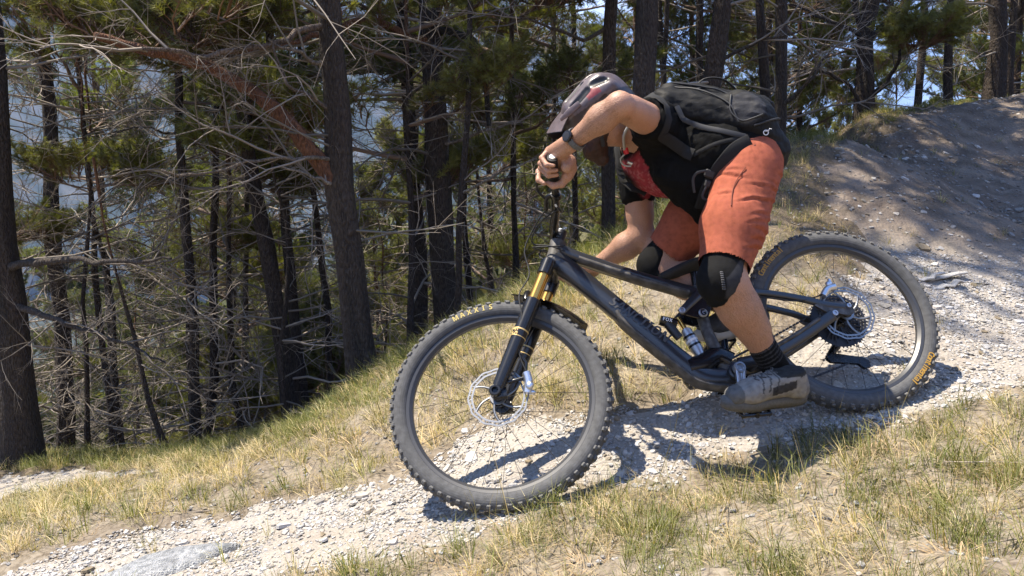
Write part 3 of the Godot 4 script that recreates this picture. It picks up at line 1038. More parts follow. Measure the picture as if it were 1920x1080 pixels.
	var c4 := pine("pine_tree", "upright paler trunk of the crossing pair above the backpack's lower end", "", at_ground(2.0, -6.62), 10.5, 0.046, Vector2(-0.012, 0), 13, {"from": 0.42, "boughs": 14, "reach": 1.9, "keep": 0.5, "shade": 1, "dead": 10})
	limb(c4, [[1.95,1.59,-6.70],[2.04,1.68,-6.61],[2.11,1.74,-6.52],[2.23,1.94,-6.44]], 0.020, 0.007, Color(0.15, 0.13, 0.11), 26, 0, 3)
	var fk := pine("pine_tree", "dark forked pine with curved arms on the crest right of the backpack", "", at_ground(3.30, -8.31), 8.0, 0.080, Vector2(0.02, 0), 14, {"from": 0.42, "boughs": 18, "reach": 1.9, "keep": 0.6, "shade": 1, "dead": 16, "dead_from": 0.05, "dead_to": 0.5, "dead_size": 0.9, "crook": 0.10})
	limb(fk, [[3.35,1.82,-8.33],[3.47,1.93,-8.24],[3.56,2.16,-8.17],[3.50,2.34,-8.14]], 0.028, 0.010, Color(0.07, 0.06, 0.05), 27, 1, 4)
	limb(fk, [[3.32,2.32,-8.39],[3.42,2.44,-8.35],[3.56,2.57,-8.31],[3.80,2.65,-8.22]], 0.030, 0.010, Color(0.07, 0.06, 0.05), 28, 1, 4)
	limb(fk, [[3.26,2.38,-8.39],[3.02,2.47,-8.30],[2.79,2.53,-8.21],[2.47,2.64,-8.12]], 0.024, 0.008, Color(0.07, 0.06, 0.05), 29, 1, 5)
	limb(fk, [[3.26,2.37,-8.39],[3.19,2.54,-8.41],[3.15,2.74,-8.43],[3.1,3.2,-8.4]], 0.036, 0.014, Color(0.07, 0.06, 0.05), 30, 1, 4)
	limb(fk, [[3.28,1.75,-8.3],[3.05,1.95,-8.2],[2.8,2.05,-8.1],[2.5,2.02,-8.0]], 0.022, 0.008, Color(0.08, 0.07, 0.06), 31, 0, 5)
	pine("pine_tree", "grey trunk at the top of the trail, rightmost of all", "", at_ground(5.41, -10.04), 10.0, 0.100, Vector2(0.02, 0), 15, {"from": 0.35, "boughs": 34, "reach": 1.8, "dead": 16})
	pine("pine_tree", "slim dark trunk left of the rightmost grey one at the trail's top", "", at_ground(5.30, -10.9), 9.5, 0.055, Vector2(0.02, 0), 16, {"from": 0.35, "boughs": 28, "dead": 14})
	# thin trunks in the hollow at the left
	var hollow := {"from": 0.38, "boughs": 13, "reach": 1.0, "keep": 0.7, "dead": 15, "dead_from": 0.04, "dead_to": 0.6}
	var H := [
		[-2.70, -7.40, 0.046, -0.012, 8.0, "thin dark trunk in the left hollow, standing alone and upright"],
		[-2.75, -7.78, 0.041, 0.075, 7.5, "thin pale trunk forking low, right beside the lone upright one in the hollow"],
		[-1.80, -7.22, 0.076, -0.136, 9.0, "dark trunk leaning left in the hollow, behind the dry grass bank"],
		[-1.84, -7.70, 0.050, -0.061, 8.5, "dark trunk behind the left-leaning one in the hollow"],
		[-2.55, -6.44, 0.022, -0.300, 2.2, "dead stick-like stem slanting left at the edge of the lower trail"],
		[-3.82, -8.25, 0.036, -0.036, 7.5, "thin trunk with many dead twigs right of the thick far-left trunk"],
		[0.41, -9.28, 0.032, 0.014, 9.0, "thin straight trunk directly above the rider's gripping hand"],
		[0.01, -8.01, 0.035, 0.014, 6.0, "short slim trunk left of the front fork's top"],
		[-0.43, -8.76, 0.038, 0.001, 8.0, "brown slim trunk right of the two close pines"],
		[-0.79, -6.86, 0.032, 0.0, 4.5, "short brown stem left of the two close pines, above the front wheel"],
		[-1.57, -7.79, 0.034, -0.075, 7.5, "thin twiggy trunk just left of the pine with the red-brown limb"],
		[-3.07, -9.68, 0.042, 0.064, 9.0, "thin dark trunk deep in the left hollow, leaning right"],
		[0.84, -11.72, 0.051, -0.001, 10.0, "slim trunk far behind the helmet's visor"]]
	for k in H.size():
		var a: Array = H[k]
		var op := hollow.duplicate()
		op.seed = k
		if a[4] < 3.0: op.boughs = 0; op.dead = 4; op.dead_size = 0.5
		pine("pine_tree", a[5], "", at_ground(a[0], a[1]), a[4], a[2], Vector2(a[3], 0), 40 + k, op)
	build_forest()

func build_forest() -> void:
	# kinds of forest tree, placed once each and then copied
	var kinds := []
	var deep := "olive-green pine with a low crown among the many in the forest behind"
	var thin := "tall thin pine with a high crown among the many in the forest behind"
	var twiggy := "bare twiggy young pine in the undergrowth among the many in the hollow"
	var bushy := "low bushy green young pine in the undergrowth below the trunks"
	var G := {deep: "dense pines of the forest", thin: "thin pines of the forest", twiggy: "twiggy young pines of the hollow", bushy: "bushy young pines of the undergrowth"}
	var spots := [Vector2(2.6, -11.6), Vector2(3.7, -12.6), Vector2(4.5, -13.8), Vector2(3.0, -15.0), Vector2(6.1, -13.4), Vector2(6.9, -12.4), Vector2(1.9, -13.8), Vector2(8.2, -14.5), Vector2(4.9, -16.5)]
	rng.seed = 4242
	var tries := 0
	while spots.size() < 112 and tries < 6000:
		tries += 1
		var z := -(12.0 + 34.0 * pow(rng.randf(), 1.5))
		var x := R(-1.0, 0.85) * (-z) - 0.5
		var u := x / -z
		if z > -12 and u > 0.10 and u < 0.48 and rng.randf() < 0.75: continue
		if u > 0.12 and u < 0.40 and rng.randf() < 0.66: continue
		if z > -13.0 and u < -0.25 and rng.randf() < 0.6: continue
		if height(x, z) > 1.4 and u < 0.5: continue
		var p := Vector2(x, z)
		var ok := true
		for s in spots:
			if (s as Vector2).distance_to(p) < 1.7 + 0.04 * -z: ok = false; break
		if on_trail(x, z): ok = false
		if ok: spots.append(p)
	var made := {}
	for k in spots.size():
		var p: Vector2 = spots[k]
		var u := p.x / -p.y
		var kind := rng.randi() % 10
		var key := deep if kind < 7 else thin
		var v := rng.randi() % 3
		var id := "%s%d" % [key, v]
		var turn := R(0, TAU)
		var s := R(0.8, 1.2)
		if not made.has(id):
			var at := at_ground(p.x, p.y)
			if key == deep: made[id] = pine("forest_pine", deep, G[deep], at, 6.6 + v, 0.075, Vector2(R(-0.04, 0.04), R(-0.03, 0.03)), 60 + v, {"from": 0.20, "boughs": 26, "reach": 1.25, "keep": 0.62, "shade": 1, "dead": 9, "dead_to": 0.35, "sides": 8})
			else: made[id] = pine("forest_pine", thin, G[thin], at, 9.0 + v, 0.065, Vector2(R(-0.05, 0.05), 0), 70 + v, {"from": 0.50, "boughs": 18, "reach": 1.1, "keep": 0.8, "shade": 1, "dead": 10, "dead_to": 0.55, "sides": 8})
		else:
			copy_tree(made[id], key, G[key], at_ground(p.x, p.y), turn, s)
		rng.seed = 9000 + k * 31
	# undergrowth below the trunks
	var made2 := {}
	rng.seed = 777
	var done := []
	tries = 0
	while done.size() < 17 and tries < 3000:
		tries += 1
		var z := -R(6.6, 13.0)
		var x := R(-0.66, 0.14) * -z
		var p := Vector2(x, z)
		if height(x, z) > -0.45 or on_trail(x, z): continue
		if z > -7.0 and x < -2.0 and x > -3.4: continue
		if x > -1.5 and (z > -8.6 or rng.randf() < 0.4): continue
		if absf(x / z + 0.075) < 0.03 or absf(x / z + 0.165) < 0.02: continue
		var ok := true
		for s in done:
			if (s as Vector2).distance_to(p) < 0.7: ok = false; break
		if not ok: continue
		done.append(p)
		var is_bush := rng.randf() < 0.12
		var v := rng.randi() % 2
		var key := bushy if is_bush else twiggy
		var id := "%s%d" % [key, v]
		var turn := R(0, TAU)
		var s := R(0.75, 1.3)
		if made2.has(id): copy_tree(made2[id], key, G[key], at_ground(x, z), turn, s)
		elif is_bush: made2[id] = pine("young_pine", key, G[key], at_ground(x, z), 1.9 + 0.5 * v, 0.028, Vector2(0.03, 0), 80 + v, {"from": 0.12, "boughs": 20, "reach": 0.75, "dead": 5, "sides": 6})
		else: made2[id] = pine("twiggy_pine", key, G[key], at_ground(x, z), 3.6 + v, 0.030, Vector2(0.06, 0.02), 90 + v, {"from": 0.6, "boughs": 2, "reach": 0.5, "keep": 0.6, "dead": 34, "dead_from": 0.03, "dead_to": 0.9, "dead_size": 0.85, "crook": 0.2, "sides": 6})
		rng.seed = 555 + tries * 17
# ---------------------------------------------------------------- stones and grass
func chip(sd: int) -> Geo:
	# an angular flat piece of slate about 1 across
	var g := Geo.new()
	rng.seed = sd
	var n := rng.randi_range(5, 7)
	var low := []
	var top := []
	var th := R(0.10, 0.20)
	for k in n:
		var a := TAU * (k + R(-0.3, 0.3)) / n
		var r := R(0.32, 0.56)
		var p := Vector3(cos(a) * r, 0, sin(a) * r * R(0.65, 1.0))
		low.append(p + Vector3(0, -th * 0.5, 0))
		top.append(p * R(0.80, 0.97) + Vector3(0, th * R(0.35, 0.65), 0))
	var mid := Vector3(R(-0.1, 0.1), th * 0.62, R(-0.1, 0.1))
	for k in n:
		var m := (k + 1) % n
		var nn: Vector3 = (top[m] - mid).cross(top[k] - mid).normalized()
		if nn.y < 0: nn = -nn
		g.tri(g.put(mid, nn), g.put(top[k], nn), g.put(top[m], nn))
		var out: Vector3 = (low[k] + low[m]) * 0.5
		out.y = 0.05
		out = out.normalized()
		var a := g.put(low[k], out)
		var b := g.put(low[m], out)
		var c := g.put(top[m], out)
		var d := g.put(top[k], out)
		g.tri(a, b, c); g.tri(a, c, d)
	return g

func lie(x: float, z: float, s: float, flat := 0.25, lift := 0.1) -> Transform3D:
	var nn := slope_normal(x, z)
	nn = (nn + Vector3(R(-flat, flat), 0, R(-flat, flat))).normalized()
	var f := Vector3(cos(R(0, TAU)), 0, 1).normalized()
	var a := R(0, TAU)
	f = Vector3(cos(a), 0, sin(a))
	var xx := (f - nn * f.dot(nn)).normalized()
	return Transform3D(Basis(xx, nn, xx.cross(nn)).scaled(Vector3.ONE * s), Vector3(x, height(x, z) + s * lift, z))

func stone_tone() -> Color:
	var v := R(0.34, 0.60)
	var w := R(0.0, 0.055)
	if rng.randf() < 0.14: v *= 0.55
	return Color(v + w, v, v - w * 1.3)

func build_stones() -> void:
	var trail: Node = get_node("trail")
	var variants := []
	for k in 10:
		var g := chip(400 + k)
		rng.seed = 450 + k
		var t := stone_tone()
		for q in g.c.size(): g.c[q] = t
		variants.append(g.mesh(M.stone))
	var plain := []
	for k in 5:
		plain.append(chip(470 + k).mesh(M.stone))
	rng.seed = 31337
	# the 300 largest stones, one by one
	var n := 0
	while n < 292:
		var near := rng.randf() < 0.72
		var x := R(-2.2, 2.6) if near else R(1.2, 6.5)
		var z := R(-4.2, -2.3) if near else R(-9.5, -3.4)
		if not on_trail(x, z): continue
		var wheels := minf(Vector2(x + 0.076, z + 2.633).length(), Vector2(x - 1.172, z + 2.904).length())
		if wheels < 0.12: continue
		var s := R(0.018, 0.042) * (1.0 if near else R(1.3, 2.1))
		if rng.randf() < 0.12: s *= (1.8 if near else 1.2)
		part("stone", variants[rng.randi() % 10], trail, lie(x, z, s, 0.22, 0.08))
		n += 1
	# the small gravel between them
	for k in 5:
		var places := []
		var tints := []
		var target := 8000
		while places.size() < target:
			var far := rng.randf() < 0.30
			var x := R(-3.0, 3.2) if not far else R(-4.6, 7.0)
			var z := R(-4.4, -2.2) if not far else R(-10.0, -2.2)
			if not on_trail(x, z): continue
			if noise.get_noise_2d(x * 2.2 + 70.0, z * 2.2) < -0.12 and rng.randf() < 0.72: continue
			var s := R(0.004, 0.017) * (1.7 if far else 1.0)
			if rng.randf() < 0.1: s *= 1.7
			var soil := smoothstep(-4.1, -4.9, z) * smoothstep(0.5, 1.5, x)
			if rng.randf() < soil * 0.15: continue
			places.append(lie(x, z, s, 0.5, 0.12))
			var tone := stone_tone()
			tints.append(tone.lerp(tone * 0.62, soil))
		many("gravel", plain[k], places, trail, tints)
	# stray stones on the banks beside the trail
	var ground: Node = get_node("ground")
	var sp := []
	var st := []
	while sp.size() < 4200:
		var x := R(-2.6, 4.5)
		var z := R(-8.0, -1.5)
		if z < -4.6 and x < 1.2: continue
		if on_trail(x, z): continue
		if noise.get_noise_2d(x * 1.5, z * 1.5) < -0.1: continue
		sp.append(lie(x, z, R(0.006, 0.026), 0.4, 0.15))
		st.append(stone_tone() * 0.72)
	many("scattered_stones", plain[0], sp, ground, st)
	# the big pale slab set in the trail at the lower left
	var g := Geo.new()
	var outline := [[-0.19, 0.02], [-0.13, -0.06], [-0.02, -0.095], [0.10, -0.085], [0.20, -0.06], [0.14, -0.01], [0.10, 0.035], [0.02, 0.075], [-0.09, 0.10], [-0.20, 0.11], [-0.24, 0.07]]
	var nn := outline.size()
	var rings := [[0.0, 1.03, -0.06], [0.0, 1.0, 0.006], [0.0, 0.93, 0.020], [0.0, 0.6, 0.026], [0.0, 0.25, 0.030]]
	for r in rings.size():
		for q in nn + 1:
			var a: Array = outline[q % nn]
			var p := Vector3(a[0] * rings[r][1], rings[r][2], a[1] * rings[r][1])
			p.y += (0.010 * noise.get_noise_2d(p.x * 16, p.z * 22) + 0.02 * p.x * -0.4) * (1.0 if r > 0 else 0.0)
			g.col = Color(0.46, 0.47, 0.48) * (0.9 + 0.5 * noise.get_noise_2d(p.x * 7.0, p.z * 30.0))
			g.col.a = 1.0
			g.put(p, Vector3.UP if r > 1 else Vector3(p.x, 0.08, p.z).normalized())
	g.col = Color(0.46, 0.47, 0.48)
	var mid := g.put(Vector3(0, 0.031, 0), Vector3.UP)
	for r in rings.size() - 1:
		for q in nn:
			var a := r * (nn + 1) + q
			g.tri(a, a + 1, a + nn + 1); g.tri(a + 1, a + nn + 2, a + nn + 1)
	for q in nn:
		var a := (rings.size() - 1) * (nn + 1) + q
		g.tri(mid, a, a + 1)
	var sl := part("rock_slab", g.mesh(M.slab), self, Transform3D(Basis(Quaternion(Vector3.UP, slope_normal(-1.12, -2.80))), at_ground(-1.12, -2.80) + Vector3(0, 0.004, 0)))
	tag(sl, "large flat pale grey rock slab set in the gravel, lower left", "rock")
	# pale split log ends lying where the shade ends, behind the rear wheel
	for k in 3:
		var lg := Geo.new()
		var L := [0.13, 0.10, 0.07][k] as float
		lg.col = Color(0.52, 0.50, 0.47)
		var pts := []
		var rs := []
		for q in 8:
			pts.append(Vector3(lerpf(-L, L, q / 7.0), 0.006 * noise.get_noise_2d(q * 0.9, k * 9.0) * 3.0, 0.008 * noise.get_noise_2d(q * 0.7, k * 5.0 + 3.0) * 3.0))
			rs.append(Vector2(0.008, 0.022) * (0.75 + 0.35 * sin(PI * (q + 0.6) / 8.2)))
		lg.tube(pts, rs, 9, true)
		var x := [2.00, 1.97, 1.93][k] as float
		var z := [-4.10, -4.02, -4.07][k] as float
		var lm := part("weathered_wood", lg.mesh(M.stone), self, Transform3D(Basis(Vector3.UP, 0.18 - 0.1 * k) * Basis(Vector3.BACK, 0.2), at_ground(x, z) + Vector3(0, 0.008 + (0.012 if k == 2 else 0.0), 0)))
		tag(lm, ["longest pale weathered wood splinter behind the rear wheel, at the shade's edge", "nearer pale wood splinter lying alongside the longest one behind the rear wheel", "short pale wood splinter on top of the other two behind the rear wheel"][k], "driftwood", "weathered wood behind the rear wheel")

func tuft(sd: int, blades: int, len0: float, len1: float, spread: float, lie_: float, w: float, c0: Color, c1: Color) -> ArrayMesh:
	var g := Geo.new()
	rng.seed = sd
	for k in blades:
		var a := R(0, TAU)
		var out := Vector3(cos(a), 0, sin(a))
		var p := out * R(0, spread)
		var l := R(len0, len1)
		var tilt := R(0.05, lie_)
		var d := (Vector3.UP + out * tilt).normalized()
		var m := p + d * l * 0.55
		var bend := (d + out * R(0.2, 0.9) * (0.4 + lie_) + Vector3(0, -0.25 * lie_, 0)).normalized()
		var e := m + bend * l * 0.45
		if e.y < 0.003: e.y = 0.003
		var s := out.cross(Vector3.UP).rotated(Vector3.UP, R(-0.8, 0.8)) * w * R(0.6, 1.2)
		var c := c0.lerp(c1, rng.randf())
		var nn := (Vector3.UP * 0.8 + out * 0.5).normalized()
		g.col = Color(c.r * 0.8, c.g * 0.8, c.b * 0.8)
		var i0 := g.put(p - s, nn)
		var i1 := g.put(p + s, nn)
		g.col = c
		var i2 := g.put(m - s * 0.75, nn)
		var i3 := g.put(m + s * 0.75, nn)
		var i4 := g.put(e, nn)
		g.tri(i0, i1, i2); g.tri(i1, i3, i2); g.tri(i2, i3, i4)
	return g.mesh(M.grass)

func stand(x: float, z: float, s: float, tilt := 0.25) -> Transform3D:
	var up := (Vector3.UP * 0.7 + slope_normal(x, z) * 0.3 + Vector3(R(-tilt, tilt), 0, R(-tilt, tilt))).normalized()
	var b := Basis(Quaternion(Vector3.UP, up)) * Basis(Vector3.UP, R(0, TAU))
	return Transform3D(b.scaled(Vector3.ONE * s), Vector3(x, height(x, z) - 0.004, z))

# how far past the crest, seen down the slope (positive: on the forest side)
func past_crest(x: float, z: float) -> float:
	var line := [[-6.0, -6.2], [-3.6, -6.15], [-2.75, -6.1], [-1.75, -5.6], [-0.95, -4.35], [-0.3, -4.45], [0.0, -4.65], [0.7, -4.9], [1.15, -5.25], [1.65, -5.65], [2.1, -6.0], [3.3, -7.7], [4.25, -8.5], [5.5, -10.0], [9, -12]]
	for k in range(1, line.size()):
		if x <= line[k][0]:
			return lerpf(line[k - 1][1], line[k][1], clampf((x - line[k - 1][0]) / (line[k][0] - line[k - 1][0]), 0, 1)) - z
	return line[-1][1] - z

func build_grass() -> void:
	var straw0 := Color(0.46, 0.36, 0.19)
	var straw1 := Color(0.66, 0.56, 0.36)
	var green0 := Color(0.105, 0.135, 0.034)
	var green1 := Color(0.23, 0.235, 0.075)
	var kinds := {
		"dry_grass": [tuft(501, 26, 0.05, 0.13, 0.035, 1.5, 0.0013, straw0, straw1), tuft(502, 22, 0.06, 0.15, 0.05, 2.2, 0.0014, straw0, straw1)],
		"green_grass": [tuft(503, 22, 0.05, 0.15, 0.045, 0.75, 0.0012, green0, green1), tuft(504, 16, 0.08, 0.20, 0.05, 0.9, 0.0012, green0, green1)],
		"mixed_grass": [tuft(505, 26, 0.05, 0.14, 0.05, 0.95, 0.0014, green1, straw1), tuft(506, 30, 0.04, 0.11, 0.06, 1.2, 0.0013, green0, straw0)],
		"litter": [tuft(507, 22, 0.04, 0.12, 0.08, 6.0, 0.0015, Color(0.40, 0.29, 0.17), Color(0.58, 0.47, 0.32))],
		"grass_stalks": [tuft(508, 4, 0.20, 0.42, 0.03, 0.35, 0.0009, Color(0.25, 0.22, 0.09), Color(0.36, 0.30, 0.15))]}
	var put := {}
	for k in kinds: put[k] = [[], []]
	rng.seed = 90210
	for k in 88000:
		var x := R(-5.0, 6.5)
		var z := R(-10.5, -1.35)
		var f := Vector2(x, z).length()
		if absf(x) > 0.62 * -z + 0.35: continue
		if f > 6.0 and rng.randf() < 0.35: continue
		var t := on_trail(x, z)
		var pc := past_crest(x, z)
		var n1 := noise.get_noise_2d(x * 1.3, z * 1.3)
		var n2 := noise.get_noise_2d(x * 3.4 + 20, z * 3.4)
		var upper := z < -3.05 - 0.0 * x
		var kind := ""
		if pc > 0.5:
			if pc > 1.6 and rng.randf() < 0.75: continue
			if rng.randf() > 0.4: continue
			kind = "green_grass" if n2 > 0.0 else "litter"
		elif t:
			if rng.randf() > 0.006: continue
			kind = "mixed_grass"
		elif upper:
			# the bank between the trail and the crest
			var crest := smoothstep(0.9, 0.0, pc * -1.0)
			var dens := 0.52 + 0.6 * crest + 0.5 * n1
			if x > 0.5: dens -= 0.10
			if x > 1.0 and z < -3.7: dens = dens * 0.45 if pc < -0.4 else dens * 0.8
			if x < -0.3 and pc < -0.75: dens *= 0.55
			if rng.randf() > dens: continue
			var gshare := 0.20 + 0.55 * crest + 0.5 * n2
			kind = "green_grass" if rng.randf() < gshare else ("dry_grass" if rng.randf() < 0.65 else ("mixed_grass" if rng.randf() < 0.6 else "litter"))
		else:
			# below the trail, towards the viewer
			var dens := 0.56 + 0.75 * n1
			if x < -0.2: dens -= 0.25
			if rng.randf() > dens: continue
			var gshare := 0.32 + 0.8 * n2 + (0.06 if x > 0.6 else 0.0)
			kind = "green_grass" if rng.randf() < gshare else ("litter" if rng.randf() < 0.45 else ("dry_grass" if rng.randf() < 0.45 else "mixed_grass"))
			if rng.randf() < 0.02: kind = "grass_stalks"
		var s := R(0.6, 1.15)
		if not upper: s *= 0.80
		if upper: s *= 0.86 if x < 1.0 else 0.65
		if kind == "litter": s = R(0.6, 1.2)
		var which: int = rng.randi() % kinds[kind].size()
		put[kind][which].append(stand(x, z, s, 0.35 if kind != "litter" else 0.15))
	# clumps of taller green grass that stand out
	for a in [[-0.42, -2.42, 9], [-0.35, -2.36, 7], [0.30, -2.36, 6], [0.36, -2.26, 5], [0.23, -2.40, 4], [0.95, -2.36, 6], [1.05, -2.2, 5], [1.25, -2.42, 8], [1.35, -2.3, 6], [1.0, -2.0, 7], [1.1, -1.9, 6], [0.2, -1.95, 8], [-1.45, -3.3, 8], [-1.75, -3.45, 8], [-2.0, -3.2, 9], [-0.9, -3.35, 6], [0.6, -2.0, 10], [1.5, -2.1, 12], [0.8, -3.45, 9], [0.72, -3.5, 9], [-1.2, -2.55, 5]]:
		for k in a[2]:
			put["green_grass"][k % 2].append(stand(a[0] + R(-0.07, 0.07), a[1] + R(-0.06, 0.06), R(0.6, 1.1), 0.3))
	var ground: Node = get_node("ground")
	for kind in kinds:
		for q in kinds[kind].size():
			if put[kind][q].size() == 0: continue
			var tints := []
			for w in put[kind][q].size():
				var v := R(0.75, 1.2)
				var ye := R(-0.06, 0.1)
				tints.append(Color(v + ye, v, v - ye))
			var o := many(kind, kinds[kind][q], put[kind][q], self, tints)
			tag(o, {"dry_grass": "straw-coloured dry grass on the banks beside the trail", "green_grass": "fresh green grass tufts on the banks beside the trail", "mixed_grass": "half-dry grass covering the banks beside the trail", "litter": "flattened dead grass and needles lying on the soil", "grass_stalks": "tall thin seed stalks standing in the foreground grass"}[kind], "grass", "grass of the banks", "stuff")
	# fallen twigs on the lower bank
	rng.seed = 1212
	var tw := []
	var tt := []
	while tw.size() < 60:
		var x := R(-2.0, 2.4)
		var z := R(-4.4, -1.6)
		if on_trail(x, z) and rng.randf() < 0.7: continue
		tw.append(lie(x, z, R(0.10, 0.30), 0.1, 0.03))
		var v := R(1.2, 2.6)
		tt.append(Color(v, v, v))
	tag(many("fallen_twigs", dead_meshes[2], tw, self, tt), "thin bare twigs fallen on the banks", "twigs", "", "stuff")
# ---------------------------------------------------------------- the mountain bike
# bike space: x towards the rear, y up the frame, z to the rider's left; origin at the rear axle
const BIKE := Transform3D(Vector3(0.96375, 0.17543, -0.20100), Vector3(-0.25524, 0.82556, -0.50329), Vector3(0.07765, 0.53635, 0.84042), Vector3(1.1559, 0.5324, -3.0760))
# steered front end: x rearwards, y up the steerer, z left; origin at the fork crown
const FRONT := Transform3D(Vector3(0.83801, -0.49483, 0.22995), Vector3(0.50846, 0.86109, 0.0), Vector3(-0.19801, 0.11692, 0.97320), Vector3(-0.9453, 0.4221, 0.0))
const LEG_TOP := Vector3(0.003, -0.01, 0)
const AXLE := Vector3(-0.044, -0.516, 0)

func V(x: float, y: float, z := 0.0) -> Vector3:
	return Vector3(x, y, z)

func tubed(called: String, m: Material, parent: Node, pts: Array, radii: Array, at := Transform3D(), sides := 14, sq := 2.0, up := Vector3.UP) -> MeshInstance3D:
	var g := Geo.new()
	g.tube(pts, radii, sides, true, up, sq)
	return part(called, g.mesh(m), parent, at)

func smooth_path(pts: Array, step := 0.02) -> Array:
	var cu := Curve3D.new()
	for k in pts.size():
		var a: Vector3 = pts[maxi(k - 1, 0)]
		var b: Vector3 = pts[mini(k + 1, pts.size() - 1)]
		var tg := (b - a) / 6.0
		cu.add_point(pts[k], -tg, tg)
	cu.bake_interval = step / 3.0
	var L := cu.get_baked_length()
	var n := int(maxf(4, L / step))
	var out := []
	for k in n + 1: out.append(cu.sample_baked(L * k / n))
	return out

func glyphs(text: String, size: float, depth: float, m: Material, bold := true) -> ArrayMesh:
	var f := SystemFont.new()
	f.font_names = PackedStringArray(["Droid Sans"])
	f.font_weight = 700 if bold else 400
	var t := TextMesh.new()
	t.text = text
	t.font = f
	t.font_size = 64
	t.pixel_size = size / 46.0
	t.depth = depth
	t.curve_step = 4.0
	var am := ArrayMesh.new()
	am.add_surface_from_arrays(Mesh.PRIMITIVE_TRIANGLES, t.get_mesh_arrays())
	am.surface_set_material(0, m)
	return am

func arc_text(text: String, r: float, size: float, mid: float, z: float, m: Material, adv := 0.86) -> ArrayMesh:
	var st := SurfaceTool.new()
	st.begin(Mesh.PRIMITIVE_TRIANGLES)
	for k in text.length():
		var a := mid - (k - (text.length() - 1) / 2.0) * size * adv / r
		var b := Basis(Vector3.BACK, a - PI / 2)
		st.append_from(glyphs(text[k], size, 0.0025, m), 0, Transform3D(b, Vector3(cos(a) * r, sin(a) * r, z)))
	var am := st.commit()
	am.surface_set_material(0, m)
	return am

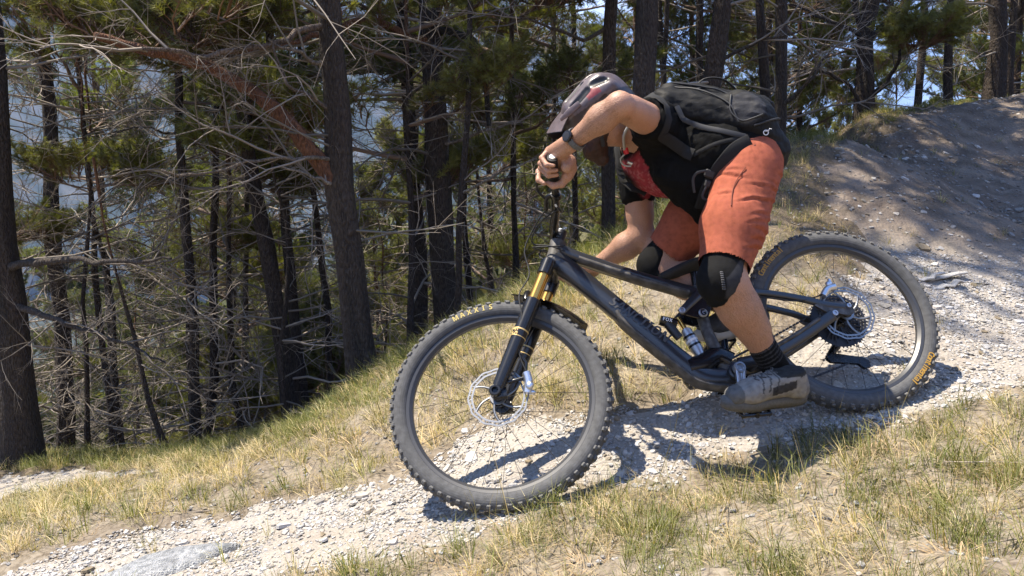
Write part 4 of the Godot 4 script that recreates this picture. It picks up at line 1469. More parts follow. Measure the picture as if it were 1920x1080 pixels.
func make_wheel(called: String, parent: Node, at: Transform3D, Ro: float, knobs: int, rotor_z: float, brand: String, brand_mat: Material, brand_at: Array, turn: float) -> Node3D:
	var w := node(called, parent, at)
	var rt := 0.0300
	var rc := Ro - 0.007 - rt
	var tyre := Geo.new()
	var prof := []
	for k in 21:
		var a := lerpf(-2.45, 2.45, k / 20.0)
		prof.append(Vector2(sin(a) * rt, rc + cos(a) * rt))
	tyre.lathe(prof, Transform3D(), 72)
	part("tyre", tyre.mesh(M.tyre), w)
	# tread: blocks standing proud of the casing
	var tr := Geo.new()
	for k in knobs:
		var a := TAU * k / knobs
		var rows := [[0.86, 0.0, 0.014, 0.010, 0.012], [-0.86, 0.0, 0.014, 0.010, 0.012]]
		if k % 2 == 0: rows.append_array([[0.25, 0.3, 0.016, 0.009, 0.009], [-0.25, 0.3, 0.016, 0.009, 0.009]])
		else: rows.append_array([[0.55, 0.2, 0.012, 0.010, 0.009], [-0.55, 0.2, 0.012, 0.010, 0.009]])
		for q in rows:
			var ph: float = q[0]
			var aa: float = a + q[1] * TAU / knobs
			var rad := Vector3(cos(aa), sin(aa), 0)
			var tan := Vector3(-sin(aa), cos(aa), 0)
			var nn := (rad * cos(ph) + Vector3.BACK * sin(ph)).normalized()
			var side := tan.cross(nn)
			tr.box(Transform3D(Basis(tan, nn, side), rad * rc + nn * (rt + 0.0015)), Vector3(q[2], q[3], q[4]), 0.0018)
	part("tread", tr.mesh(M.tread), w)
	var rim := Geo.new()
	var ro := rc - 0.0225
	rim.lathe([Vector2(-0.0165, ro + 0.004), Vector2(-0.0175, ro - 0.002), Vector2(-0.0155, ro - 0.012), Vector2(-0.007, ro - 0.022), Vector2(0.007, ro - 0.022), Vector2(0.0155, ro - 0.012), Vector2(0.0175, ro - 0.002), Vector2(0.0165, ro + 0.004)], Transform3D(), 72, true)
	part("rim", rim.mesh(M.rim), w)
	var hub := Geo.new()
	hub.lathe([Vector2(-0.055, 0.008), Vector2(-0.050, 0.016), Vector2(-0.034, 0.016), Vector2(-0.032, 0.029), Vector2(-0.029, 0.029), Vector2(-0.024, 0.015), Vector2(0.016, 0.015), Vector2(0.021, 0.029), Vector2(0.024, 0.029), Vector2(0.026, 0.02), Vector2(0.050, 0.018), Vector2(0.055, 0.008)], Transform3D(), 24)
	part("hub", hub.mesh(M.black), w)
	var sp := Geo.new()
	sp.tube([Vector3.ZERO, Vector3(1, 0, 0)], [0.00085], 5, false)
	var sm := sp.mesh(M.black_matt)
	for k in 28:
		var a := TAU * k / 28.0 + turn
		var sg := 1.0 if k % 2 == 0 else -1.0
		var lead := 0.85 if (k / 2) % 2 == 0 else -0.85
		var p := Vector3(cos(a + lead) * 0.027, sin(a + lead) * 0.027, 0.022 if sg > 0 else -0.030)
		var e := Vector3(cos(a) * (ro - 0.02), sin(a) * (ro - 0.02), sg * 0.004)
		var d := e - p
		var x := d.normalized()
		var y := x.cross(Vector3.BACK).normalized()
		part("spoke", sm, w, Transform3D(Basis(x * d.length(), y, x.cross(y)), p))
	# brake rotor: a slotted ring on six swept arms
	var br := Geo.new()
	var n := 72
	for ring in [[0.100, 0.0945], [0.0885, 0.0825]]:
		for k in n:
			var a0 := TAU * k / n
			var a1 := TAU * (k + 1) / n
			var wv0 := 0.0018 * cos(a0 * 12) * (1.0 if ring[0] > 0.095 else 0.4)
			var wv1 := 0.0018 * cos(a1 * 12) * (1.0 if ring[0] > 0.095 else 0.4)
			for sg in [-1.0, 1.0]:
				var nn := Vector3(0, 0, sg)
				var z: float = sg * 0.001
				var q := [br.put(Vector3(cos(a0) * (ring[0] + wv0), sin(a0) * (ring[0] + wv0), z), nn), br.put(Vector3(cos(a1) * (ring[0] + wv1), sin(a1) * (ring[0] + wv1), z), nn), br.put(Vector3(cos(a1) * (ring[1] + wv1), sin(a1) * (ring[1] + wv1), z), nn), br.put(Vector3(cos(a0) * (ring[1] + wv0), sin(a0) * (ring[1] + wv0), z), nn)]
				br.tri(q[0], q[1], q[2]); br.tri(q[0], q[2], q[3])
	for k in 36:
		var a := TAU * k / 36.0
		br.tube([Vector3(cos(a) * 0.087, sin(a) * 0.087, 0), Vector3(cos(a + 0.05) * 0.096, sin(a + 0.05) * 0.096, 0)], [Vector2(0.0010, 0.0020)], 4, false, Vector3.BACK, 6.0)
	for k in 6:
		var a := TAU * k / 6.0
		var pts := []
		for q in 6:
			var t := q / 5.0
			var r := lerpf(0.022, 0.085, t)
			var an := a + t * 0.55
			pts.append(Vector3(cos(an) * r, sin(an) * r, 0))
		br.tube(pts, [Vector2(0.0010, 0.0045)], 4, false, Vector3.BACK, 6.0)
	br.lathe([Vector2(-0.002, 0.019), Vector2(-0.002, 0.027), Vector2(0.002, 0.027), Vector2(0.002, 0.019)], Transform3D(), 24, true)
	part("brake_rotor", br.mesh(M.steel), w, Transform3D(Basis(Vector3.BACK, turn), Vector3(0, 0, rotor_z)))
	for b in brand_at:
		part("lettering", arc_text(brand, rc + 0.004, b[1], b[0], rt - 0.0004, brand_mat, b[2]), w)
	return w

func build_bike() -> void:
	var b := base("mountain_bike", BIKE)
	tag(b, "dusty black full-suspension mountain bike with gold fork tubes, ridden downhill", "bicycle")
	var steel := M.dark_steel as Material
	# frame
	var fr := node("frame", b)
	tubed("head_tube", M.frame_dust, fr, [V(-0.9415, 0.4285), V(-0.925, 0.457), V(-0.905, 0.491), V(-0.887, 0.521)], [0.030, 0.027, 0.027, 0.030], Transform3D(), 20)
	tubed("down_tube", M.frame, fr, smooth_path([V(-0.925, 0.462), V(-0.862, 0.372), V(-0.735, 0.172), V(-0.612, -0.022), V(-0.555, -0.093), V(-0.46, -0.118)], 0.025), [Vector2(0.036, 0.027)], Transform3D(), 20, 3.2)
	tubed("down_tube_guard", M.frame_dust, fr, smooth_path([V(-0.775, 0.208), V(-0.757, 0.152), V(-0.637, -0.036), V(-0.578, -0.112), V(-0.48, -0.150)], 0.025), [Vector2(0.010, 0.0285)], Transform3D(), 14, 3.0)
	tubed("top_tube", M.frame, fr, smooth_path([V(-0.897, 0.497), V(-0.84, 0.448), V(-0.66, 0.325), V(-0.475, 0.213)], 0.03), [Vector2(0.021, 0.022)], Transform3D(), 18, 3.0)
	tubed("top_tube_panel", M.frame_dust, fr, smooth_path([V(-0.84, 0.437), V(-0.66, 0.314), V(-0.50, 0.216)], 0.03), [Vector2(0.012, 0.0232)], Transform3D(), 14, 4.0)
	tubed("seat_tube", M.frame_dust, fr, [V(-0.468, -0.09), V(-0.482, -0.02), V(-0.487, 0.07), V(-0.478, 0.16), V(-0.462, 0.235)], [Vector2(0.030, 0.026), Vector2(0.023, 0.022), Vector2(0.020, 0.020), Vector2(0.021, 0.021), Vector2(0.020, 0.020)], Transform3D(), 18)
	var shell := Geo.new()
	shell.lathe([Vector2(-0.046, 0.024), Vector2(-0.044, 0.030), Vector2(0.044, 0.030), Vector2(0.046, 0.024), Vector2(0.046, 0.0)], Transform3D(Basis(), V(-0.456, -0.106)), 24)
	part("bottom_bracket_shell", shell.mesh(M.frame), fr)
	var yoke := Geo.new()
	yoke.tube(smooth_path([V(-0.60, -0.045), V(-0.545, -0.045), V(-0.49, -0.03), V(-0.45, -0.06)], 0.02), [Vector2(0.034, 0.030)], 16, true, Vector3.UP, 3.0)
	part("shock_cradle", yoke.mesh(M.black), fr)
	# rear triangle
	var st := node("swingarm", b)
	for s in [1.0, -1.0]:
		tubed("seat_stay", M.frame, st, smooth_path([V(-0.455, 0.165, s * 0.034), V(-0.38, 0.165, s * 0.045), V(-0.27, 0.142, s * 0.050), V(-0.14, 0.082, s * 0.058), V(-0.075, 0.040, s * 0.066), V(-0.01, 0.014, s * 0.066)], 0.02), [Vector2(0.0125, 0.009)], Transform3D(), 12, 3.0)
		tubed("chain_stay", M.frame, st, smooth_path([V(-0.44, -0.082, s * 0.034), V(-0.36, -0.086, s * 0.046), V(-0.26, -0.067, s * 0.052), V(-0.15, -0.034, s * 0.062), V(-0.065, -0.004, s * 0.068)], 0.02), [Vector2(0.020, 0.011)], Transform3D(), 14, 3.0)
		tubed("stay_armour", M.frame_dust, st, smooth_path([V(-0.31, -0.064, s * 0.052), V(-0.22, -0.040, s * 0.059), V(-0.12, -0.008, s * 0.068)], 0.02), [Vector2(0.008, 0.0122)], Transform3D(), 10, 3.0)
		var dp := Geo.new()
		dp.plate(PackedVector2Array([Vector2(-0.115, 0.045), Vector2(-0.07, 0.050), Vector2(-0.015, 0.034), Vector2(0.016, 0.012), Vector2(0.014, -0.014), Vector2(-0.012, -0.020), Vector2(-0.045, -0.004), Vector2(-0.085, 0.012)]), Transform3D(Basis(), V(0, 0, s * 0.068)), 0.010)
		part("dropout", dp.mesh(M.frame_dust), st)
		var bolt := Geo.new()
		bolt.lathe([Vector2(0, 0.011), Vector2(0.005, 0.010), Vector2(0.006, 0.005), Vector2(0.003, 0.004), Vector2(0.003, 0.0)], Transform3D(Basis(Vector3.UP, 0.0 if s > 0 else PI), V(-0.060, -0.003, s * 0.078)), 16)
		part("pivot_bolt", bolt.mesh(M.alloy), st)
		bolt = Geo.new()
		bolt.lathe([Vector2(0, 0.009), Vector2(0.005, 0.008), Vector2(0.006, 0.004), Vector2(0.003, 0.003), Vector2(0.003, 0.0)], Transform3D(Basis(Vector3.UP, 0.0 if s > 0 else PI), V(0.002, 0.013, s * 0.074)), 16)
		part("pivot_bolt", bolt.mesh(M.alloy), st)
	var bridge := Geo.new()
	bridge.tube([V(-0.375, -0.086, -0.045), V(-0.375, -0.086, 0.045)], [0.016], 10)
	bridge.tube([V(-0.40, 0.165, -0.045), V(-0.40, 0.165, 0.045)], [0.011], 10)
	part("stay_bridge", bridge.mesh(M.frame), st)
	# rocker link and shock
	var lk := node("rocker_link", b)
	for s in [1.0, -1.0]:
		tubed("link_arm", M.frame, lk, [V(-0.452, 0.205, s * 0.036), V(-0.50, 0.180, s * 0.037), V(-0.566, 0.142, s * 0.036)], [Vector2(0.016, 0.007), Vector2(0.016, 0.007), Vector2(0.013, 0.007)], Transform3D(), 12, 3.0)
		var tri := Geo.new()
		tri.plate(PackedVector2Array([Vector2(-0.45, 0.20), Vector2(-0.565, 0.138), Vector2(-0.512, 0.108), Vector2(-0.475, 0.105), Vector2(-0.44, 0.155)]), Transform3D(Basis(), V(0, 0, s * 0.034)), 0.007)
		part("link_plate", tri.mesh(M.black), lk)
		var pv := Geo.new()
		pv.lathe([Vector2(0, 0.016), Vector2(0.006, 0.0155), Vector2(0.008, 0.013), Vector2(0.005, 0.011), Vector2(0.006, 0.0)], Transform3D(Basis(Vector3.UP, 0.0 if s > 0 else PI), V(-0.492, 0.1205, s * 0.0385)), 20)
		pv.lathe([Vector2(0, 0.012), Vector2(0.007, 0.011), Vector2(0.008, 0.006), Vector2(0.004, 0.005), Vector2(0.004, 0.0)], Transform3D(Basis(Vector3.UP, 0.0 if s > 0 else PI), V(-0.5616, 0.1457, s * 0.042)), 16)
		part("pivot", pv.mesh(M.alloy if s > 0 else M.black), lk)
	part("pivot_mark", glyphs("G", 0.020, 0.002, M.black), lk, Transform3D(Basis(), V(-0.492, 0.1205, 0.0455)))
	var sh := node("shock", b)
	tubed("shock_shaft", M.gold, sh, [V(-0.568, 0.140), V(-0.552, 0.06)], [0.0085], Transform3D(), 14)
	var body := Geo.new()
	body.tube([V(-0.560, 0.093), V(-0.558, 0.085), V(-0.552, 0.05), V(-0.545, 0.012), V(-0.541, -0.01)], [0.012, 0.020, 0.0215, 0.0215, 0.016], 18)
	part("shock_body", body.mesh(M.alloy), sh)
	for k in 3:
		var t := 0.30 + 0.17 * k
		var c := V(-0.560, 0.093).lerp(V(-0.541, -0.01), t)
		var dd := (V(-0.541, -0.01) - V(-0.560, 0.093)).normalized() * 0.004
		tubed("shock_band", M.black if k % 2 == 0 else M.print_white, sh, [c - dd, c + dd], [0.0222], Transform3D(), 18)
	tubed("piggyback", M.black, sh, [V(-0.636, 0.142, 0.01), V(-0.618, 0.131, 0.01), V(-0.585, 0.118, 0.005)], [0.017, 0.019, 0.018], Transform3D(), 16)
	tubed("reservoir", M.dark_steel, sh, [V(-0.618, 0.128, 0.012), V(-0.606, 0.095, 0.012), V(-0.594, 0.062, 0.012)], [0.015, 0.016, 0.014], Transform3D(), 16)
	part("shock_label", glyphs("FOX", 0.013, 0.002, M.print_white), sh, Transform3D(Basis(Vector3.BACK, -0.5), V(-0.616, 0.131, 0.0285)))
	# down tube lettering
	var dx := V(0.545, -0.838)
	var dbas := Basis(dx, V(0.838, 0.545), Vector3.BACK)
	part("frame_lettering", glyphs("SANCTION", 0.034, 0.0015, M.print_grey), fr, Transform3D(dbas.scaled(Vector3(1.12, 0.95, 1)), V(-0.709, 0.153, 0.0290)))
	# drivetrain
	var dr := node("drivetrain", b)
	var ring := Geo.new()
	for k in 32:
		var a := TAU * k / 32.0
		ring.box(Transform3D(Basis(Vector3.BACK, a), V(-0.456, -0.106, -0.048) + V(cos(a), sin(a)) * 0.066), Vector3(0.009, 0.006, 0.003), 0.001)
	ring.lathe([Vector2(-0.002, 0.052), Vector2(-0.002, 0.064), Vector2(0.002, 0.064), Vector2(0.002, 0.052)], Transform3D(Basis(), V(-0.456, -0.106, -0.048)), 40, true)
	for k in 4: ring.tube([V(-0.456, -0.106, -0.05), V(-0.456 + cos(k * PI / 2) * 0.056, -0.106 + sin(k * PI / 2) * 0.056, -0.048)], [Vector2(0.003, 0.008)], 8, true, Vector3.BACK)
	part("chainring", ring.mesh(M.black), dr)
	var cas := Geo.new()
	for k in 9:
		var r := lerpf(0.100, 0.030, k / 8.0)
		var z := -0.022 - k * 0.0042
		cas.lathe([Vector2(z - 0.001, r - 0.009), Vector2(z - 0.001, r), Vector2(z + 0.001, r), Vector2(z + 0.001, r - 0.009)], Transform3D(), 44, true)
		var teeth := int(r * 480)
		for q in teeth:
			var a := TAU * q / teeth
			cas.box(Transform3D(Basis(Vector3.BACK, a), V(cos(a) * (r + 0.001), sin(a) * (r + 0.001), z)), Vector3(0.007, 0.005, 0.002))
		for q in 7:
			var a := TAU * q / 7.0 + k * 0.2
			cas.tube([V(cos(a) * 0.022, sin(a) * 0.022, z), V(cos(a + 0.2) * (r - 0.008), sin(a + 0.2) * (r - 0.008), z)], [Vector2(0.001, 0.0035)], 4, false, Vector3.BACK)
	part("cassette", cas.mesh(M.dark_steel), dr)
	var ch := Geo.new()
	var run := [V(-0.456, -0.043, -0.048), V(-0.25, 0.005, -0.045), V(0.01, 0.072, -0.040)]
	for k in 36:
		var t := k / 35.0
		var p: Vector3 = run[0].lerp(run[1], t * 2) if t < 0.5 else run[1].lerp(run[2], t * 2 - 1)
		ch.box(Transform3D(Basis(Vector3.BACK, 0.25), p), Vector3(0.012, 0.007, 0.006), 0.001)
	for k in 40:
		var t := k / 39.0
		var p := V(-0.456, -0.170, -0.048).lerp(V(-0.02, -0.150, -0.052), t)
		p.y += -0.012 * sin(t * PI)
		ch.box(Transform3D(Basis(Vector3.BACK, 0.05), p), Vector3(0.010, 0.007, 0.006), 0.001)
	part("chain", ch.mesh(M.dark_steel), dr)
	var de := Geo.new()
	de.tube(smooth_path([V(-0.015, -0.01, -0.078), V(0.0, -0.045, -0.085), V(-0.015, -0.078, -0.085)], 0.012), [Vector2(0.012, 0.010)], 10)
	de.tube(smooth_path([V(-0.015, -0.072, -0.085), V(-0.045, -0.092, -0.080), V(-0.070, -0.115, -0.072)], 0.012), [Vector2(0.014, 0.012)], 10)
	part("rear_derailleur", de.mesh(M.black), dr)
	for s in [-0.058, -0.070]:
		var cg := Geo.new()
		cg.plate(PackedVector2Array([Vector2(-0.080, -0.112), Vector2(-0.060, -0.096), Vector2(0.045, -0.140), Vector2(0.062, -0.156), Vector2(0.058, -0.178), Vector2(0.036, -0.180), Vector2(0.02, -0.158), Vector2(-0.01, -0.148), Vector2(-0.074, -0.128)]), Transform3D(Basis(), V(0, 0, s)), 0.003)
		part("derailleur_cage", cg.mesh(M.black), dr)
	for p in [V(-0.062, -0.112, -0.064), V(0.044, -0.163, -0.064)]:
		var jw := Geo.new()
		jw.lathe([Vector2(-0.003, 0.004), Vector2(-0.003, 0.016), Vector2(0.003, 0.016), Vector2(0.003, 0.004)], Transform3D(Basis(), p), 18, true)
		for q in 12:
			var a := TAU * q / 12.0
			jw.box(Transform3D(Basis(Vector3.BACK, a), p + V(cos(a), sin(a)) * 0.018), Vector3(0.007, 0.004, 0.004))
		part("jockey_wheel", jw.mesh(M.black), dr)
	# cranks and pedals: left foot low, right foot high
	var ca := V(-0.053, -0.162, 0).normalized()
	for s in [1.0, -1.0]:
		var c0 := V(-0.456, -0.106, s * 0.066)
		var e: Vector3 = c0 + ca * s * 0.168 + V(0, 0, s * 0.014)
		var cr := Geo.new()
		if s > 0:
			# a fork-shaped hollow arm in polished alloy
			var sd := ca.cross(Vector3.BACK) * 0.012
			for q in [1.0, -1.0]: cr.tube([c0 + sd * q * 1.0, c0.lerp(e, 0.5) + sd * q * 0.8, e + sd * q * 0.5], [Vector2(0.009, 0.0045)], 8, true, Vector3.BACK, 3.0)
			cr.tube([c0.lerp(e, 0.04), e], [Vector2(0.005, 0.011)], 8, true, Vector3.BACK, 3.0)
			part("crank_arm", cr.mesh(M.silver), dr)
		else:
			cr.tube([c0, c0.lerp(e, 0.5), e], [Vector2(0.009, 0.016), Vector2(0.008, 0.013), Vector2(0.009, 0.014)], 12, true, Vector3.BACK, 3.0)
			part("crank_arm", cr.mesh(M.black), dr)
		var cap := Geo.new()
		cap.lathe([Vector2(-0.012, 0.0205), Vector2(0.006, 0.0205), Vector2(0.011, 0.018), Vector2(0.011, 0.0125), Vector2(0.004, 0.0115), Vector2(0.004, 0.0)], Transform3D(Basis(Vector3.UP, 0.0 if s > 0 else PI), c0), 24)
		part("crank_cap", cap.mesh(M.alloy if s > 0 else M.black), dr)
		# the pedal keeps its platform level with the sole
		var foot: Basis = BIKE.basis.inverse() * sole_basis() if s > 0 else Basis(Vector3.BACK, -0.2)
		var pc: Vector3 = e + V(0, 0, s * 0.060)
		var pn := node("pedal", b, Transform3D(foot, pc))
		var pl := Geo.new()
		for q in [-1.0, 1.0]:
			pl.box(Transform3D(Basis(), V(q * 0.046, 0, 0)), Vector3(0.010, 0.014, 0.098), 0.003)
			pl.box(Transform3D(Basis(), V(0, 0, q * 0.045)), Vector3(0.090, 0.012, 0.010), 0.003)
			pl.box(Transform3D(Basis(), V(q * 0.018, 0, 0)), Vector3(0.007, 0.010, 0.088), 0.002)
		pl.tube([V(0, 0, -0.060), V(0, 0, 0.050)], [0.009], 12)
		part("pedal_platform", pl.mesh(M.black), pn)
		var pin := Geo.new()
		for q in 10:
			for uu in [-1.0, 1.0]: pin.tube([V(-0.046 if q < 5 else 0.046, 0.0, -0.04 + 0.02 * (q % 5)), V(-0.046 if q < 5 else 0.046, uu * 0.012, -0.04 + 0.02 * (q % 5))], [0.0018], 6)
		part("pedal_pins", pin.mesh(M.dark_steel), pn)
	# saddle on its dropped post
	tubed("seat_post", M.black, b, [V(-0.462, 0.225), V(-0.448, 0.29)], [0.0155], Transform3D(), 16)
	tubed("saddle", M.black_matt, b, smooth_path([V(-0.575, 0.300), V(-0.50, 0.312), V(-0.42, 0.315), V(-0.345, 0.330), V(-0.325, 0.336)], 0.02), [Vector2(0.014, 0.020), Vector2(0.016, 0.024), Vector2(0.017, 0.028), Vector2(0.018, 0.034), Vector2(0.019, 0.044), Vector2(0.019, 0.054), Vector2(0.020, 0.062), Vector2(0.020, 0.066), Vector2(0.020, 0.068), Vector2(0.019, 0.068), Vector2(0.018, 0.067), Vector2(0.016, 0.064), Vector2(0.014, 0.058), Vector2(0.01, 0.05)], Transform3D(), 16)
	# fork
	var fk := node("fork", b, FRONT)
	var legd := (AXLE + V(-0.002, 0.006) - LEG_TOP)
	var crown := Geo.new()
	crown.tube(smooth_path([V(0.002, -0.022, 0.078), V(0.0, -0.010, 0.05), V(0.004, 0.004, 0.0), V(0.0, -0.010, -0.05), V(0.002, -0.022, -0.078)], 0.012), [Vector2(0.020, 0.024)], 14, true, Vector3.UP, 2.6)
	part("fork_crown", crown.mesh(M.black), fk)
	for s in [1.0, -1.0]:
		var off := V(0, 0, s * 0.066)
		var P := func(t: float) -> Vector3: return LEG_TOP + legd * t + off
		tubed("crown_socket", M.black, fk, [P.call(-0.01), P.call(0.10)], [0.0245], Transform3D(), 20)
		tubed("stanchion", M.gold, fk, [P.call(0.09), P.call(0.36)], [0.0195], Transform3D(), 22)
		tubed("fork_lower", M.black, fk, [P.call(0.305), P.call(0.315), P.call(0.335), P.call(0.55), P.call(0.80), P.call(0.95), P.call(0.99)], [0.024, 0.0275, 0.0275, 0.0255, 0.0235, 0.022, 0.016], Transform3D(), 22)
		tubed("leg_band", M.gold_print, fk, [P.call(0.545), P.call(0.555)], [0.0263], Transform3D(), 22)
		tubed("leg_band", M.gold_print, fk, [P.call(0.60), P.call(0.606)], [0.0259], Transform3D(), 22)
		tubed("dropout", M.black, fk, [AXLE + V(0.030, 0.012, s * 0.058), AXLE + V(0.0, 0.0, s * 0.060), AXLE + V(-0.012, -0.012, s * 0.060)], [Vector2(0.020, 0.010), Vector2(0.022, 0.012), Vector2(0.014, 0.010)], Transform3D(), 12, 2.5, Vector3.RIGHT)
		var ax := Geo.new()
		ax.lathe([Vector2(-0.018, 0.020), Vector2(0.014, 0.020), Vector2(0.017, 0.0175), Vector2(0.017, 0.011), Vector2(0.006, 0.010), Vector2(0.006, 0.0)], Transform3D(Basis(Vector3.UP, 0.0 if s > 0 else PI), AXLE + V(-0.004, 0.004, s * 0.070)), 22)
		part("axle_end", ax.mesh(M.black), fk)
	var fl: Vector3 = LEG_TOP + legd * 0.575 + V(-0.012, 0, 0.066 + 0.0215)
	part("leg_emblem", glyphs("FS", 0.020, 0.003, M.gold_print), fk, Transform3D(Basis(Vector3.UP, -0.45) * Basis(Vector3.BACK, -1.4), fl))
	var arch := []
	for k in 13:
		var a := PI * k / 12.0
		arch.append(V(-0.034 - 0.012 * sin(a), -0.172 + 0.052 * sin(a), 0.074 * cos(a)))
	tubed("fork_arch", M.black, fk, arch, [Vector2(0.011, 0.012)], Transform3D(), 10, 2.5)
	# mudguard bolted behind the arch, curved over the tyre
	var mg := Geo.new()
	for k in 11:
		for j in 9:
			var a := lerpf(1.72, 0.98, k / 10.0)
			var c := lerpf(-1.0, 1.0, j / 8.0)
			var wd := lerpf(0.046, 0.036, k / 10.0)
			var rr := 0.373 + 0.022 - 0.020 * c * c
			mg.put(AXLE + V(cos(a) * rr, sin(a) * rr, c * wd), Vector3(cos(a), sin(a), c * 0.6).normalized())
	for k in 10:
		for j in 8:
			var a := k * 9 + j
			mg.tri(a, a + 1, a + 9); mg.tri(a + 1, a + 10, a + 9)
	var low := mg.v.size()
	for k in low: mg.put(mg.v[k] - mg.n[k] * 0.002, -mg.n[k])
	for k in 10:
		for j in 8:
			var a := low + k * 9 + j
			mg.tri(a, a + 1, a + 9); mg.tri(a + 1, a + 10, a + 9)
	part("mudguard", mg.mesh(M.black), fk)
	var cal := Geo.new()
	cal.tube(smooth_path([V(0.030, -0.425, 0.058), V(0.046, -0.455, 0.056), V(0.050, -0.490, 0.052)], 0.01), [Vector2(0.014, 0.016)], 12, true, Vector3.UP, 3.0)
	cal.ball(V(0.054, -0.468, 0.066), Vector3(0.013, 0.016, 0.010))
	cal.ball(V(0.066, -0.484, 0.054), Vector3(0.012, 0.008, 0.008))
	part("brake_caliper", cal.mesh(M.silver), fk)
	tubed("brake_mount", M.black, fk, [V(-0.018, -0.36, 0.062), V(0.020, -0.39, 0.058), V(0.030, -0.44, 0.056), V(-0.02, -0.47, 0.060)], [0.007], Transform3D(), 8)
	# cockpit
	var hb := node("handlebar", b, FRONT)
	tubed("stem", M.black, hb, [V(0.006, 0.135), V(-0.008, 0.137), V(-0.030, 0.140)], [Vector2(0.021, 0.023), Vector2(0.019, 0.024), Vector2(0.019, 0.028)], Transform3D(), 16, 3.0, Vector3.UP)
	tubed("headset_spacer", M.dark_steel, hb, [V(0, 0.108, 0), V(0, 0.162, 0)], [0.020], Transform3D(), 20)
	tubed("top_cap", M.alloy, hb, [V(0, 0.162, 0), V(0, 0.167, 0)], [0.018, 0.015], Transform3D(), 20)
	for s in [1.0, -1.0]:
		tubed("bar", M.black, hb, smooth_path([V(-0.020, 0.138, 0), V(-0.018, 0.139, s * 0.05), V(-0.006, 0.158, s * 0.13), V(0.0, 0.172, s * 0.22), V(0.004, 0.196, s * 0.388)], 0.015), [0.0160, 0.0160, 0.0150, 0.0140, 0.0125, 0.0115, 0.0112], Transform3D(), 14)
		tubed("grip", M.rubber, hb, [V(0.001, 0.178, s * 0.262), V(0.0036, 0.1945, s * 0.380)], [0.0162], Transform3D(), 18)
		tubed("grip_collar", M.dark_steel, hb, [V(0.001, 0.1765, s * 0.252), V(0.001, 0.178, s * 0.262)], [0.0175], Transform3D(), 18)
		tubed("grip_end_ring", M.rubber, hb, [V(0.0036, 0.1945, s * 0.380), V(0.004, 0.1962, s * 0.390)], [0.0185], Transform3D(), 20)
		tubed("grip_end_cap", M.print_white if s > 0 else M.rubber, hb, [V(0.004, 0.1960, s * 0.389), V(0.004, 0.1968, s * 0.3945)], [0.0125, 0.0105], Transform3D(), 20)
		tubed("lever_clamp", M.black, hb, [V(0.001, 0.170, s * 0.203), V(0.001, 0.1725, s * 0.222)], [0.0190], Transform3D(), 18)
		tubed("brake_master", M.black, hb, smooth_path([V(-0.012, 0.168, s * 0.215), V(-0.030, 0.160, s * 0.205), V(-0.036, 0.150, s * 0.150)], 0.01), [0.0085], Transform3D(), 10)
		tubed("brake_lever", M.black_matt, hb, smooth_path([V(-0.036, 0.158, s * 0.205), V(-0.058, 0.163, s * 0.245), V(-0.052, 0.172, s * 0.300), V(-0.056, 0.176, s * 0.318)], 0.008), [Vector2(0.0048, 0.0036)], Transform3D(), 8)
	tubed("dropper_lever", M.dark_steel, hb, smooth_path([V(0.012, 0.150, 0.165), V(0.022, 0.135, 0.175), V(0.012, 0.128, 0.215)], 0.01), [Vector2(0.004, 0.008)], Transform3D(), 8)
	# cables and hoses
	var cb := node("cables", b, FRONT)
	for c in [[V(-0.036, 0.150, 0.150), V(-0.075, 0.115, 0.09), V(-0.095, 0.03, 0.06), V(-0.055, -0.06, 0.055), V(-0.060, -0.16, 0.086), V(-0.03, -0.24, 0.090), V(-0.01, -0.36, 0.075), V(0.045, -0.44, 0.062)],
			[V(-0.036, 0.150, -0.150), V(-0.085, 0.10, -0.04), V(-0.07, 0.055, 0.045), V(-0.015, 0.060, 0.055), V(0.035, 0.085, 0.036)],
			[V(0.012, 0.150, 0.165), V(-0.06, 0.120, 0.10), V(-0.085, 0.080, 0.03), V(-0.02, 0.070, 0.045), V(0.04, 0.065, 0.034)],
			[V(-0.015, 0.150, -0.17), V(-0.07, 0.13, -0.09), V(-0.06, 0.07, -0.05), V(0.03, 0.07, -0.036)]]:
		tubed("cable", M.rubber, cb, smooth_path(c, 0.015), [0.0026], Transform3D(), 7)
	# wheels
	make_wheel("front_wheel", b, FRONT * Transform3D(Basis(), AXLE), 0.373, 68, 0.038, "MAXXIS", M.print_yellow, [[deg_to_rad(121.0), 0.019, 1.35]], 0.3)
	make_wheel("rear_wheel", b, Transform3D(), 0.349, 62, 0.045, "Continental", M.print_orange, [[deg_to_rad(124.0), 0.020, 0.66], [deg_to_rad(-54.0), 0.020, 0.66]], 0.1)
	var rc := Geo.new()
	rc.tube(smooth_path([V(-0.062, 0.074, 0.058), V(-0.035, 0.096, 0.058), V(-0.005, 0.098, 0.056)], 0.01), [Vector2(0.012, 0.013)], 12, true, Vector3.UP, 3.0)
	rc.ball(V(-0.022, 0.112, 0.060), Vector3(0.014, 0.012, 0.009))
	rc.ball(V(-0.014, 0.124, 0.058), Vector3(0.006, 0.010, 0.006))
	part("brake_caliper", rc.mesh(M.silver), b)
	tubed("brake_hose", M.rubber, b, smooth_path([V(-0.058, 0.080, 0.062), V(-0.16, 0.075, 0.066), V(-0.30, 0.128, 0.060), V(-0.42, 0.15, 0.045)], 0.02), [0.0026], Transform3D(), 7)
	tubed("shift_cable", M.rubber, b, smooth_path([V(-0.02, -0.055, -0.09), V(0.03, -0.02, -0.088), V(-0.06, 0.03, -0.075), V(-0.2, -0.02, -0.066)], 0.02), [0.0024], Transform3D(), 7)

func sole_basis() -> Basis:
	# x from toe to heel, y up through the foot
	var x := SOLE_X.normalized()
	var z := x.cross(SOLE_Y).normalized()
	return Basis(x, z.cross(x).normalized(), z)
